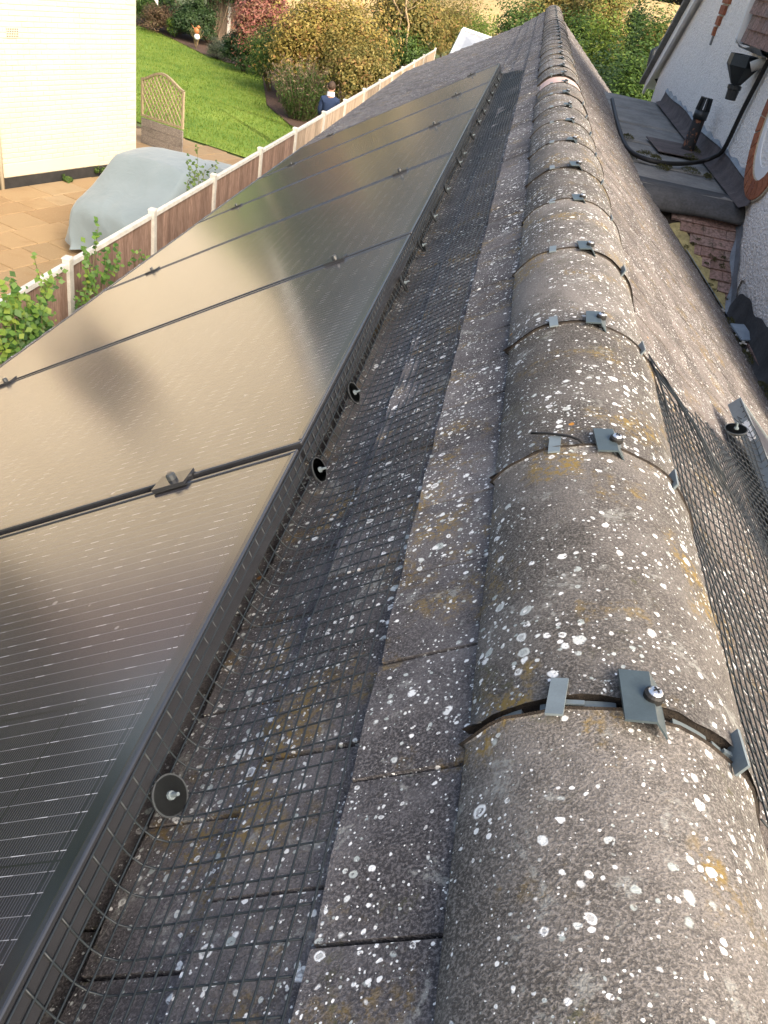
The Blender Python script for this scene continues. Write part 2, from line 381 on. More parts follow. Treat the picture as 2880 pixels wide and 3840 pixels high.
# patio with individual slabs
m = MB(); q = [nb(-11, 6), nb(-11, -6.5), nb(3.15, -6.5), nb(3.15, 6)]
q = [(-3.62 if p.x > -3.62 else p.x, p.y) for p in q]
q = [(nb(-11, 6).x, nb(-11, 6).y), (-3.62, 6.5), (-3.62, nb(3.15, -3.9).y + .05), (nb(3.15, 6).x, nb(3.15, 6).y)]
m.add([(x, y, gz(x, y) + .01) for x, y in q], [(0, 1, 2, 3)]); patio = struct(m.build('patio', M['joint']))
slab_me = {}
rr = random.Random(3)
row = -6.2; y_rows = []
while row < 3.0:
    y_rows.append(row); row += rr.choice([.45, .6, .6])
nslab = 0
for i, y0 in enumerate(y_rows[:-1]):
    wy = y_rows[i + 1] - y0; s = -9.0 - rr.random() * .6
    while s < 3.0:
        L = rr.choice([.6, .6, .75, .9, .45]); L = min(L, 3.12 - s)
        if L < .12: break
        c = nb(s + L / 2, y0 + wy / 2)
        hx = abs(math.cos(WA)) * L / 2 + abs(math.sin(WA)) * wy / 2
        inside_house = (y0 + wy > 0 and s + L < .05)
        if c.x + hx < -3.66 and c.y > 6.8 and not inside_house and not (y0 > 1.2 and s < 0) and nslab < 300:
            key = (round(L, 2), round(wy, 2))
            if key not in slab_me:
                b = MB(); a, d, t, e = L / 2 - .009, wy / 2 - .009, .035, .008
                b.add([(-a, -d, 0), (a, -d, 0), (a, d, 0), (-a, d, 0), (-a, -d, t - e), (a, -d, t - e), (a, d, t - e), (-a, d, t - e),
                       (-a + e, -d + e, t), (a - e, -d + e, t), (a - e, d - e, t), (-a + e, d - e, t)],
                      [(0, 1, 5, 4), (1, 2, 6, 5), (2, 3, 7, 6), (3, 0, 4, 7), (4, 5, 9, 8), (5, 6, 10, 9), (6, 7, 11, 10), (7, 4, 8, 11), (8, 9, 10, 11)])
                slab_me[key] = b.mesh('paving_slab', M['slab'])
            o = obj('paving_slab', slab_me[key], patio); nslab += 1
            place(o, (c.x, c.y, gz(c.x, c.y) - .002 + rr.uniform(0, .004)), (0, 0, WA + rr.uniform(-.004, .004)))
        s += L
# lawn, bed
lawn_edge = [nb(3.2, -3.9), nb(3.2, 8)]
bedpts = [on_ground(*p) for p in ((521, 100), (600, 128), (680, 168), (760, 208), (850, 240), (960, 265), (985, 300), (1000, 400), (1085, 475), (1130, 500))]
lp = [(-3.6, 18.2), (nb(3.2, -3.4).x, nb(3.2, -3.4).y), (nb(3.2, 7).x, nb(3.2, 7).y), (-22, 30), (-18, 36)] + [(p.x, p.y) for p in bedpts] + [(-3.6, bedpts[-1].y - .3)]
m = MB(); cx, cy = -9.0, 25.0
m.add([(x, y, gz(x, y) + .03) for x, y in lp] + [(cx, cy, gz(cx, cy) + .03)], [(i, (i + 1) % len(lp), len(lp)) for i in range(len(lp))])
lawn = struct(m.build('lawn', M['lawn']))
m = MB(); bp = [(p.x, p.y) for p in bedpts]; out = [(-20, 40), (-14, 41), (-10, 41), (-7, 39), (-5, 37), (-4.2, 35), (-3.7, 33), (-3.7, 30), (-3.7, 27), (-3.7, 24)]
rowsb = [[(x, y, gz(x, y) + .06) for x, y in bp], [(x, y, gz(x, y) + .10) for x, y in out]]
m.grid(rowsb); struct(m.build('flower_bed', M['soil']))
# grass blades
def inpoly(x, y, P):
    c = False; j = len(P) - 1
    for i in range(len(P)):
        if (P[i][1] > y) != (P[j][1] > y) and x < (P[j][0] - P[i][0]) * (y - P[i][1]) / (P[j][1] - P[i][1]) + P[i][0]: c = not c
        j = i
    return c
gv, gf = [], []; rg = random.Random(11); k = 0
while k < 42000:
    x, y = rg.uniform(-16, -3.6), rg.uniform(18, 37)
    if not inpoly(x, y, lp): continue
    a = rg.uniform(0, 6.28); h = rg.uniform(.03, .075); w = rg.uniform(.006, .012); z = gz(x, y) + .03
    dx, dy = math.cos(a) * w, math.sin(a) * w; lx, ly = rg.uniform(-.03, .03), rg.uniform(-.03, .03)
    gv += [(x - dx, y - dy, z), (x + dx, y + dy, z), (x + lx, y + ly, z + h)]; gf.append((3 * k, 3 * k + 1, 3 * k + 2)); k += 1
g = MB(); g.v, g.f, g.m = gv, gf, [0] * len(gf)
tag(struct(g.build('grass', M['blade']), 'stuff'), 'short bright green mown grass covering the neighbouring lawn', 'grass')

# ================================================================== our bungalow: ridge along +Y at x = 0
LA, LB = .78, -.0066; LA2, XK = .575, -.40; RA, RB = -.82, -.036
LANG, RANG, LANG2 = math.atan(LA), math.atan(-RA), math.atan(LA2)
def lroof(x): return LA * x + LB if x > XK else LA * XK + LB + LA2 * (x - XK)     # the old roof sags a little below the top courses
Y_BACK, Y_END = -1.6, 14.0
EAVE_L, EAVE_R = -1.88, 1.27
bung = wthing('bungalow', 'low tiled bungalow roof with lichen-spotted ridge running away from the camera', 'house', (-.35, 6.2, -4.0))
def slope(side, x, y, n):                # point n above the batten plane
    if side < 0:
        a = LANG if x > XK else LANG2
        return Vector((x - math.sin(a) * n, y, lroof(x) + math.cos(a) * n))
    return Vector((x + math.sin(RANG) * n, y, RA * x + RB + math.cos(RANG) * n))
# walls and roof underlay
m = MB()
xl, xr = -1.70, 1.12; zl, zr_ = lroof(xl) - .16, RA * xr + RB - .16
prof = [(xl, -4.0), (xr, -4.0), (xr, zr_), (0, -.16), (xl, zl)]
ya, yb = Y_BACK + .2, Y_END - .12
m.add([(x, ya, z) for x, z in prof] + [(x, yb, z) for x, z in prof], [(4, 3, 2, 1, 0), (5, 6, 7, 8, 9)] + [(i, (i + 1) % 5, (i + 1) % 5 + 5, i + 5) for i in range(5)])
m.build('wall', M['cream'], bung)
m = MB()
for side, xs_, xe in ((-1, 0, XK + .0001), (-1, XK - .0001, EAVE_L), (1, 0, EAVE_R)):
    a, b, c, d = slope(side, xs_, Y_BACK, -.012), slope(side, xe, Y_BACK, -.012), slope(side, xe, Y_END, -.012), slope(side, xs_, Y_END, -.012)
    dn = Vector((0, 0, -.05)); P = [a + dn, b + dn, c + dn, d + dn, a, b, c, d]
    m.hexa(P if side > 0 else [P[i] for i in (1, 0, 3, 2, 5, 4, 7, 6)])
m.build('roof_underlay', M['mortar'], bung)
# plain tiles
TW, TG, TL = .1415, .0975, .165
def tile_mesh(k):
    r = random.Random(50 + k); j = lambda s=.0016: r.uniform(-s, s)
    hw = TW / 2 - .0021; b = MB(); cam_ = .003
    # local x: down the slope (0 at the lower edge), y across, z up
    lo = [(0 + j(), -hw + j(), .0085), (0 + j(), 0, .0085 + cam_ * .4), (0 + j(), hw + j(), .0085)]
    hi = [(p[0] - .001, p[1] * .992, .0205 + (cam_ if i == 1 else 0) + j(.0006)) for i, p in enumerate(lo)]
    ulo = [(-TL, -hw, -.006), (-TL, 0, -.006), (-TL, hw, -.006)]; uhi = [(-TL, -hw, .0055), (-TL, 0, .0055 + cam_), (-TL, hw, .0055)]
    b.add(lo + hi + ulo + uhi, [(0, 1, 4, 3), (1, 2, 5, 4), (3, 4, 10, 9), (4, 5, 11, 10), (2, 8, 11, 5), (0, 3, 9, 6), (0, 6, 7, 1), (1, 7, 8, 2)])
    return b
variants = [tile_mesh(k) for k in range(6)]
tile_me = [v.mesh('roof_tile', M['tile']) for v in variants]; tile_mew = [v.mesh('roof_tile', M['tile_lit']) for v in variants]
def tile_matrix(side, x, y, r):
    p = slope(side, x, y, 0); LG = LANG if x > XK else LANG2
    dn = Vector((-math.cos(LG), 0, -math.sin(LG))) if side < 0 else Vector((math.cos(RANG), 0, -math.sin(RANG)))
    ax = dn; az = Vector((-math.sin(LG), 0, math.cos(LG))) if side < 0 else Vector((math.sin(RANG), 0, math.cos(RANG))); ay = az.cross(ax)
    R3 = Matrix((ax, ay, az)).transposed() @ Matrix.Rotation(r.uniform(-.006, .006), 3, 'Z') @ Matrix.Rotation(r.uniform(-.007, .007), 3, 'Y')
    return Matrix.Translation(p + az * r.uniform(-.001, .0015)) @ R3.to_4x4()
tiles = []; rt = random.Random(21)
for side in (-1, 1):
    dx = TG * math.cos(LANG if side < 0 else RANG)
    xs = [(-.106 - dx * k) if side < 0 else (.118 + dx * k) for k in range(0, 27)]
    for k, x in enumerate(xs):
        if k == 0: continue
        if side < 0 and k == 1: x = -.188
        if side < 0 and k >= 2: x = -.190 - .0865 * (k - 1) if k < 4 else -.363 - .0815 * (k - 3)
        if side < 0 and x < EAVE_L - .04: continue
        if side > 0 and x > EAVE_R + .04: continue
        off = .313 if k % 2 == 1 else .364
        n0 = math.floor((Y_BACK - off) / TW)
        y = off + (n0 + 1) * TW + TW / 2
        while y < Y_END - .02:
            M4 = tile_matrix(side, x, y, rt); p = M4.translation; d = (p - CP)
            dep = d.dot(CF)
            sz = 0
            if dep > .12:
                u, v = 1440 + FPX * d.dot(CR) / dep, 1920 - FPX * d.dot(CU) / dep
                vis = -150 < u < 3000 and -50 < v < 4000 and not (side < 0 and x < -.40 and y < 7.0) and k > 0
                if vis: sz = 1 / dep ** 2 * (1.0 if side < 0 else .8)
            tiles.append((sz, side, k, M4)); y += TW
tiles.sort(key=lambda t: -t[0])
vr = random.Random(4)
for sz, side, k, M4 in tiles[:300]:
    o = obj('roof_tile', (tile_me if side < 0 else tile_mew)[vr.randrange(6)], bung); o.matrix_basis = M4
for side in (-1, 1):
    m = MB()
    for sz, sd, k, M4 in tiles[300:]:
        if sd != side: continue
        v = variants[vr.randrange(6)]
        m.add([M4 @ Vector(p) for p in v.v], v.f)
    struct(m.build('roof_tiles', M['tile'] if side < 0 else M['tile_lit'], bung), 'stuff')
# verge mortar at the far gable and gutters at the eaves
m = MB()
for side, xs_, xe in ((-1, 0, XK + .0001), (-1, XK - .0001, EAVE_L), (1, 0, EAVE_R)):
    a, b = slope(side, xs_, Y_END + .002, -.06), slope(side, xe, Y_END + .002, -.06); c, d = slope(side, xe, Y_END + .002, .004), slope(side, xs_, Y_END + .002, .004)
    e = Vector((0, .03, 0)); m.add([a, b, c, d, a + e, b + e, c + e, d + e], [(0, 1, 2, 3), (7, 6, 5, 4), (0, 4, 5, 1), (1, 5, 6, 2), (2, 6, 7, 3), (3, 7, 4, 0)])
m.build('verge', M['newridge'], bung)
def gutter(x, z, y0, y1, r=.055):
    m = MB(); prof = [(r * math.cos(t), r * math.sin(t)) for t in [math.pi + math.pi * i / 8 for i in range(9)]]
    prof2 = [(a * .93, b * .93) for a, b in reversed(prof)]; P = prof + prof2
    m.grid([[(x + a, y, z + b) for a, b in P] for y in (y0, y1)], closed=True); return m
gutter(EAVE_L - .03, lroof(EAVE_L) - .045, Y_BACK, Y_END, .045).build('gutter', M['castiron'], bung)
gutter(EAVE_R + .05, RA * EAVE_R + RB - .03, Y_BACK, 5.0).build('gutter', M['castiron'], bung)
# ridge
RP, RY0, RR = .4095, .4766, .131
A0, A1 = math.radians(-65.5), math.radians(77)
def arc(r, a): return (r * math.sin(a), r * math.cos(a) - RR)
def ridge_mesh(k):
    r = random.Random(90 + k); b = MB(); L = RP - .0135; NA, NY = 22, 8; rows = []
    for i in range(NY + 1):
        t = i / NY; y = t * L
        if i in (0, NY): pass
        row = []
        for j in range(NA + 1):
            a = A0 + (A1 - A0) * j / NA; rr_ = RR + .0012 * math.sin(j * 1.3 + i * .9 + k) * .6
            ye = y + (r.uniform(-.0015, .0015) if i in (0, NY) else 0)
            row.append((*arc(rr_, a)[:1], ye, arc(rr_, a)[1]))
        for j in range(NA, -1, -1):
            a = A0 + (A1 - A0) * j / NA; x, z = arc(RR - .015, a); row.append((x, row[j][1], z))
        rows.append(row)
    b.grid(rows, closed=True); n = len(rows[0]); last = NY * n
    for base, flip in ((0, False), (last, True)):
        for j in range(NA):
            f = (base + j, base + j + 1, base + n - 2 - j, base + n - 1 - j); b.f.append(f if not flip else f[::-1]); b.m.append(1)  # end faces take the darker second material so open joints read dark
    return b
rbs = [ridge_mesh(k) for k in range(4)]
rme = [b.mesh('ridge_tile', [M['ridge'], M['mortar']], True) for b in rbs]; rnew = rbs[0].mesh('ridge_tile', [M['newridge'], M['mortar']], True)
NJ = int((Y_END - RY0) / RP) + 1
rk = random.Random(8)
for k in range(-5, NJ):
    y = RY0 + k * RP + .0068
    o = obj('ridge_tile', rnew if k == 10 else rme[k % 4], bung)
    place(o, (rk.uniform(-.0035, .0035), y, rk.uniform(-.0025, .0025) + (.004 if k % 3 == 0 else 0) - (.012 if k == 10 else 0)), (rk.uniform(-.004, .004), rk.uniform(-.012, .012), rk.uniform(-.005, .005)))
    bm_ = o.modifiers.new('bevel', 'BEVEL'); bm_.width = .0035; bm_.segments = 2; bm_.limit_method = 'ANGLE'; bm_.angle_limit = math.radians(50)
    if k == 10: o['label'] = 'newer pale pink ridge tile'
m = MB()
m.grid([[(*arc(RR - .026 + .0025 * math.sin(37 * y + j), A0 + (A1 - A0) * j / 14)[:1], y, arc(RR - .026 + .0025 * math.sin(37 * y + j), A0 + (A1 - A0) * j / 14)[1]) for j in range(15)] for y in np.linspace(Y_BACK, Y_END, 160)])
m.build('mortar_bed', M['mortar'], bung, True)
# crumbs of mortar standing in the open joints
cr = random.Random(5); m = MB()
for k in range(0, 6):
    yj = RY0 + k * RP
    for i in range(90):
        a = cr.uniform(A0 * .95, A1 * .85); q = cr.uniform(.0015, .004); x, z = arc(RR - .017 + cr.uniform(-.006, .006), a)
        m.box((x, yj + cr.uniform(-.003, .004), z), (q, q, q), Matrix.Rotation(cr.uniform(0, 3), 3, 'Y') @ Matrix.Rotation(cr.uniform(0, 3), 3, 'X'))
struct(m.build('mortar_crumbs', M['mortar'], bung), 'stuff')
# ridge clips
def quadplate(P, t):                     # P: list of quads sharing edges (x,y,z) -> thickened strip
    b = MB(); n = len(P)
    top = [[Vector(p) for p in row] for row in P]; bot = [[p - Vector((0, 0, t)) for p in row] for row in top]
    for i in range(n - 1):
        a, c = top[i], top[i + 1]; d, e = bot[i], bot[i + 1]
        b.add([d[0], e[0], e[1], d[1], a[0], c[0], c[1], a[1]], [(4, 5, 6, 7), (3, 2, 1, 0), (0, 1, 5, 4), (2, 3, 7, 6)] + ([(0, 4, 7, 3)] if i == 0 else []) + ([(1, 2, 6, 5)] if i == n - 2 else []))
    return b
cl = quadplate([[(-.0185, -.026, .0085), (-.0185, .026, .0085)], [(.004, -.026, .0125), (.004, .026, .0125)], [(.0155, -.028, .0005), (.0155, .024, .0005)]], .0022)
cl.box((-.002, 0, -.004), (.012, .004, .026))
clip_me = cl.mesh('ridge_clip', M['clip'])
wb = MB(); wb.tube([(.0045, 0, .010), (.0045, 0, .0150), (.0045, 0, .0165)], [.0078, .0078, .0062], 18); wash_me = wb.mesh('washer', M['rubber'], False)
sb = MB(); sb.tube([(.0045, 0, .0150), (.0045, 0, .0172), (.0045, 0, .0188), (.0045, 0, .0194)], [.0056, .0056, .0042, .0015], 18)
for ang in (.5, .5 + math.pi / 2): sb.box((.0045, 0, .0194), (.0058, .0012, .0010), Matrix.Rotation(ang, 3, 'Z'), 1)
screw_me = sb.mesh('screw', [M['steel'], M['rubber']])
lc = MB(); lc.box((0, 0, .0045), (.0135, .040, .0022)); lc.box((0, 0, -.002), (.005, .003, .014)); lc.box((.006, 0, -.001), (.028, .0045, .0015))
left_me = lc.mesh('joint_clip', M['clip_pale'])
rcb = MB(); rcb.box((0, 0, .008), (.0025, .036, .014)); rcb.box((-.004, 0, .002), (.010, .004, .004)); right_me = rcb.mesh('joint_clip', M['clip_pale'])
def pad(a0, a1, r0, hz):
    b = MB(); P = []
    for i in range(6):
        a = math.radians(a0 + (a1 - a0) * i / 5); P.append((arc(r0 - hz, a), arc(r0, a)))
    for i in range(5):
        (p0, p1), (q0, q1) = P[i], P[i + 1]
        b.hexa([(p0[0], -.0035, p0[1]), (q0[0], -.0035, q0[1]), (q0[0], .0035, q0[1]), (p0[0], .0035, p0[1]), (p1[0], -.0035, p1[1]), (q1[0], -.0035, q1[1]), (q1[0], .0035, q1[1]), (p1[0], .0035, p1[1])])
    return b
pad_mes = [pad(a0, a1, RR - .004, .006).mesh('joint_pad', M['clip_pale']) for a0, a1 in ((-52, -41), (-34, -24), (-19, -8), (12, 26), (29, 34))]
for k in range(0, NJ):
    yj = RY0 + k * RP; jx = rk.uniform(-.003, .003) if k else 0.0
    c = obj('ridge_clip', clip_me, bung); place(c, (jx, yj + rk.uniform(-.002, .002), .0015), (0, 0, rk.uniform(-.12, .12) if k else .03))
    if k < 22: w_ = obj('washer', wash_me, c); s_ = obj('screw', screw_me, c)
    if k < 16:
        a = math.radians(-27.5); x, z = arc(RR, a); place(obj('joint_clip', left_me, bung), (x, yj, z + .001), (0, a * .8, rk.uniform(-.1, .1) - .05))
        a = math.radians(37); x, z = arc(RR, a); place(obj('joint_clip', right_me, bung), (x, yj, z - .003), (0, a * .55, rk.uniform(-.06, .06)))
    if k < 6:
        for pm_ in pad_mes: place(obj('joint_pad', pm_, bung), (0, yj, 0))
# loose cable tie by the second joint
m = MB(); m.tube(spline([(-.088, RY0 + RP + .035, -.020), (-.065, RY0 + RP + .022, -.008), (-.04, RY0 + RP + .006, .001), (-.028, RY0 + RP - .002, -.001)], 8), .0016, 6)
tag(m.build('cable_tie', M['rubber'], None, True), 'short black cable tie sticking out of the second ridge joint', 'cable tie')
#PART3
# ================================================================== solar panels on the left slope
PX, PZ, PW, PYP, PTH, PL = -.3922, -.1889, 1.1892, 1.0535, .55296, 1.6537
GAP, FT, FWD = .020, .034, .030
def panel_meshes(wy, L, fm='frame'):
    hx, hy = L / 2, wy / 2; b = MB()
    e = .0095
    for (cx_, cy_, sx, sy) in ((0, -hy + e / 2, L, e), (0, hy - e / 2, L, e), (-hx + e / 2, 0, e, wy - 2 * e), (hx - e / 2, 0, e, wy - 2 * e)):
        b.box((cx_, cy_, -FT / 2), (sx, sy, FT))
    g = MB(); g.box((0, 0, -.0040), (L - .0192, wy - .0192, .004))
    return b.mesh('frame', M[fm]), g.mesh('glass', M['panel'])
fr_me, gl_me = panel_meshes(PW - GAP, PL)
cb = MB(); cb.box((0, 0, .003), (.060, .042, .005)); cb.box((0, 0, -.02), (.060, .016, .04))
clamp_me = cb.mesh('clamp', M['frame']); bb = MB(); bb.tube([(0, 0, .005), (0, 0, .013), (0, 0, .016)], [.0075, .0075, .005], 10); bolt_me = bb.mesh('bolt', M['disc'])
names = ['part of a solar panel cut off beneath the camera at the lower left', 'dark solar panel nearest the camera in the lower left corner', 'second solar panel from the camera, fully reflecting the cream wall',
         'third solar panel from the camera, cream and green reflections meeting on it', 'fourth solar panel from the camera, mostly green reflections', 'fifth solar panel from the camera, next to the farthest', 'farthest solar panel of the left row, narrow in view']
for i in range(0, 7):
    yc = PYP + PW * (i - 1.5)
    dn = Vector((-math.cos(PTH), 0, -math.sin(PTH))); nn = Vector((-math.sin(PTH), 0, math.cos(PTH)))
    c = Vector((PX, yc, PZ)) + dn * (PL / 2)
    t = thing('solar_panel', names[i], 'solar panel', c, 0, 'solar panels on the left roof slope'); t.rotation_euler = (0, -PTH, 0)
    bevel(obj('frame', fr_me, t), .0022); o = obj('glass', gl_me, t)
    for d in (.222, 1.395):
        for sgn in ((1,) if i < 6 else (1,)):
            k = obj('clamp', clamp_me, t); place(k, (PL / 2 - d, PW / 2 * sgn, 0), (0, 0, rk.uniform(-.03, .03))); obj('bolt', bolt_me, k)
for d, lab in ((.222, 'upper'), (1.395, 'lower')):
    m = MB(); p = Vector((PX, 0, PZ)) + dn * d - nn * (FT + .012)
    m.box((p.x, PYP + PW * 2, p.z), (.04, PW * 7.1, .022), Matrix.Rotation(-PTH, 3, 'Y'))
    tag(m.build('mounting_rail', M['black_alu']), lab + ' aluminium mounting rail showing in the gaps between the left solar panels', 'rail', 'rails under the left panels')
# right slope: two panels, only the upper edge of the farther one in view
QX, QZ, QY, QTH = .497, -.335, 2.0, RANG
for i, lab in enumerate(('solar panel on the right slope, its upper corner showing past the mesh', 'near solar panel on the right slope, hidden below the wire mesh')):
    dn2 = Vector((math.cos(QTH), 0, -math.sin(QTH))); c = Vector((QX, QY - PW * (i + .5), QZ)) + dn2 * (.82 / 2)
    f2, g2 = panel_meshes(PW - GAP, .82, 'frame_pale') if i == 0 else (f2, g2)
    t = thing('solar_panel', lab, 'solar panel', c, 0, 'solar panels on the right roof slope'); t.rotation_euler = (0, QTH, 0)
    obj('frame', f2, t); obj('glass', g2, t)
    if i == 0:
        m = MB(); m.box((-.411, .42, -.013), (.0012, .09, .016)); m.build('label_sticker', M['white'], t)
# ================================================================== bird-proofing wire mesh
def wire_obj(pts, r, parent, name, n=5):
    m = MB(); m.tube(pts, r, n, True); return m.build(name, M['wire'], parent, True)
profL = [(-.3875, -.1925), (-.3800, -.2070), (-.3710, -.2220), (-.3590, -.2345), (-.3430, -.2370), (-.3200, -.2230), (-.2850, -.1965), (-.2450, -.1655), (-.2085, -.1375)]
PLs = spline([Vector((x, 0, z)) for x, z in profL], 18)
mesh_l = wthing('bird_mesh', 'dark wire mesh strip curving from the left solar panels onto the roof tiles', 'wire mesh', (-.3, 3.4, -.21), 'bird-proofing mesh')
def wob(y, t): return Vector((.0018 * math.sin(5.1 * y + 1.3) + .0022 * math.sin(13 * y + t * 3) * t, 0, t * (.0026 * math.sin(3.7 * y) + .0018 * math.sin(11.3 * y + 2)) + .0030 * math.sin(math.pi * t) * math.sin(2.3 * y + 1)))
YM0, YM1 = -.25, 6.93
for i, p in enumerate(PLs):
    t = i / (len(PLs) - 1); y1 = YM1 - .62 * t ** 2
    ys = np.arange(YM0, y1, .075); wire_obj([Vector((p.x, y, p.z)) + wob(y, t) for y in ys], .0010, mesh_l, 'long_wire', 5)
y = YM0 + .012; nw = 0
while y < YM1:
    tmax = 1 if y < YM1 - .62 else math.sqrt(max(0, (YM1 - y) / .62))
    n = max(2, int(round(tmax * (len(PLs) - 1))) + 1)
    wire_obj([Vector((p.x, y, p.z - .0012)) + wob(y, i / (len(PLs) - 1)) for i, p in enumerate(PLs[:n])], .0010, mesh_l, 'cross_wire', 5); y += .0264
db = MB(); db.tube([(0, 0, -.004), (0, 0, 0), (0, 0, .0015), (0, 0, .0015), (0, 0, .0005)], [.0165, .0195, .0195, .0178, .0172], 28, False)
db.tube([(0, 0, .0002), (0, 0, .0006)], [.0174, .0174], 28)
disc_me = db.mesh('fixing_disc', M['disc'], False)
pb_ = MB(); pb_.tube([(0, 0, .0005), (0, 0, .004), (0, 0, .004), (0, 0, .013)], [.0046, .0042, .0022, .0018], 10); pin_me = pb_.mesh('pin', M['clip_pale'])
dr = random.Random(2)
for yd in (.459, 1.053, 1.326, 1.945, 2.271, 2.581, 2.957, 3.42, 3.61, 4.05, 4.45, 4.80, 5.2, 5.55, 5.95, 6.3, 6.7):
    k = obj('fixing_disc', disc_me, mesh_l); place(k, (-.3600 + dr.uniform(-.002, .002), yd, -.2235), (dr.uniform(-.15, .15), math.radians(52) + dr.uniform(-.15, .15), dr.uniform(-.1, .1))); obj('pin', pin_me, k)
# right mesh: from under the ridge tiles over to the right panels, its far end gathered to a point
mesh_r = wthing('bird_mesh', 'dark wire mesh sagging from the ridge to the right solar panel, far end bunched', 'wire mesh', (.3, 1.0, -.2), 'bird-proofing mesh')
def right_prof(y):
    e = max(0.0, (y - 1.15) / .62)                                  # gathered towards the far end
    return [Vector(p) for p in ((.120, y, -.078), (.165, y, -.119), (.235, y, -.171), (.30, y, -.222), (.36, y, -.270), (.43, y, -.318), (QX - .014, y, QZ - .012), (QX - .004, y, QZ + .002))]
NRW = 34
RPs = {}
def rpt(u, y):                          # u 0..1 across, y along
    k = round(y, 4)
    if k not in RPs: RPs[k] = spline(right_prof(y), NRW)
    f = u * (NRW - 1); i = min(NRW - 2, int(f)); p = RPs[k][i].lerp(RPs[k][i + 1], f - i)
    e = max(0.0, y - 1.0)
    p = p + Vector((0, 0, .010 * math.sin(4.2 * y + 6 * u) * math.sin(math.pi * u) + .004 * math.sin(17 * y + 3 * u)))
    return p
def y_far(u):                           # far edge: at the ridge it is pulled to the joint, at the panel it ends at the corner
    return 1.38 + .18 * u + .43 * u ** 3 + .012 * math.sin(60 * u)
ys_r = list(np.arange(-.3, 2.0, .0264))
for i in range(NRW):
    u = i / (NRW - 1); pts = [rpt(u, float(y)) for y in ys_r if y < y_far(u)]
    if u < .12: pts = pts + [Vector((.112, 1.36, -.068 + .002 * i))]
    if i > 0: wire_obj(pts[::2] + [pts[-1]], .0010, mesh_r, 'long_wire', 5)
for y in ys_r:
    us = [i / (NRW - 1) for i in range(NRW) if y < y_far(i / (NRW - 1)) + .001]
    runs = []; last = None
    for u in us:
        if last is None or u - last > 1.6 / (NRW - 1): runs.append([])
        runs[-1].append(u); last = u
    for r_ in runs:
        if len(r_) > 1: wire_obj([rpt(u, float(y)) + Vector((0, 0, -.0012)) for u in r_], .0010, mesh_r, 'cross_wire', 5)
gr = random.Random(6)
for i in range(13):                      # gathered loose ends
    p0 = rpt(gr.uniform(.05, .55), 1.20 + gr.uniform(-.05, .1)); p1 = Vector((.112 + gr.uniform(-.004, .006), 1.385 + gr.uniform(-.03, .02), -.066 + gr.uniform(-.004, .006)))
    wire_obj(spline([p0, p0.lerp(p1, .5) + Vector((0, 0, .012 + gr.uniform(-.006, .006))), p1], 7), .0010, mesh_r, 'loose_wire', 5)
for (u, yd) in ((.86, 1.74), (.86, 1.1)):
    p = rpt(u, yd); k = obj('fixing_disc', disc_me, mesh_r); place(k, p + Vector((-.012, 0, .012)), (0, math.radians(-12), .3)); k.scale = (1.25, 1.25, 1.25); obj('pin', pin_me, k)
#PART4
# ================================================================== neighbour's cream gable house
nh = thing('house', 'cream painted brick gable house across the patio with black plinth', 'house', P0, WA)
HW, HE, HP, HD = 7.5, 3.12, 1.0, 8.5
apex = HE + HW / 2 * HP
WIN = (-4.65, -3.35, .95, 2.45)
b = MB(); pr5 = [(-HW, 0), (0, 0), (0, HE), (-HW / 2, apex), (-HW, HE)]
b.add([(s, .006, z) for s, z in pr5] + [(s, HD, z) for s, z in pr5], [(4, 3, 2, 1, 0)[::-1], (5, 6, 7, 8, 9)[::-1]] + [(i, i + 5, (i + 1) % 5 + 5, (i + 1) % 5) for i in range(5)])
b.build('wall', M['cream'], nh)
bw, bh = .215, .065
fb = MB(); e = .006; a, h = bw / 2, bh / 2
fb.add([(-a, .008, -h), (a, .008, -h), (a, .008, h), (-a, .008, h), (-a + e, 0, -h + e), (a - e, 0, -h + e), (a - e, 0, h - e), (-a + e, 0, h - e)], [(0, 1, 5, 4), (1, 2, 6, 5), (2, 3, 7, 6), (3, 0, 4, 7), (4, 5, 6, 7)])
brick_me = fb.mesh('brick', M['cream'])
rb = random.Random(31); bl = []
z = .235; r = 0
while z < apex - .05:
    s = -HW + (.06 if r % 2 else .17)
    while s < -.1:
        zz = z; lim = HE + (min(-s, HW + s)) * HP
        if zz + .06 < lim and not (WIN[0] - .13 < s < WIN[1] + .13 and WIN[2] - .06 < zz < WIN[3] + .06):
            wp = nb(s, 0, zz); d = wp - CP; dep = d.dot(CF); u, v = 1440 + FPX * d.dot(CR) / dep, 1920 - FPX * d.dot(CU) / dep
            bl.append((0 if (-60 < u < 560 and -40 < v < 720) else 1, dep, s, zz))
        s += .225
    z += .075; r += 1
bl.sort()
sb_ = MB()
for i, (hid, dep, s, zz) in enumerate(bl):
    y = -.004 + rb.uniform(-.0015, .002)
    if i < 300: place(obj('brick', brick_me, nh), (s, y, zz), (rb.uniform(-.006, .006), 0, rb.uniform(-.008, .008)))
    else: sb_.add([(p[0] + s, p[1] + y, p[2] + zz) for p in fb.v], fb.f)
struct(sb_.build('bricks', M['cream'], nh), 'stuff')
b = MB(); b.box((-HW / 2, -.006, .10), (HW + .012, .02, .20)); b.box((.006, HD / 2, .10), (.012, HD, .20)); b.build('plinth', M['plinth'], nh)
b = MB(); b.box((-2.0, -.0085, .315), (2.15, .015, .20)); bevel(b.build('plinth_band', M['cream'], nh), .004)
b = MB(); b.tube([(-2.99, -.045, .02), (-2.99, -.045, 2.9)], .034, 10); b.build('downpipe', M['cream'], nh, True)
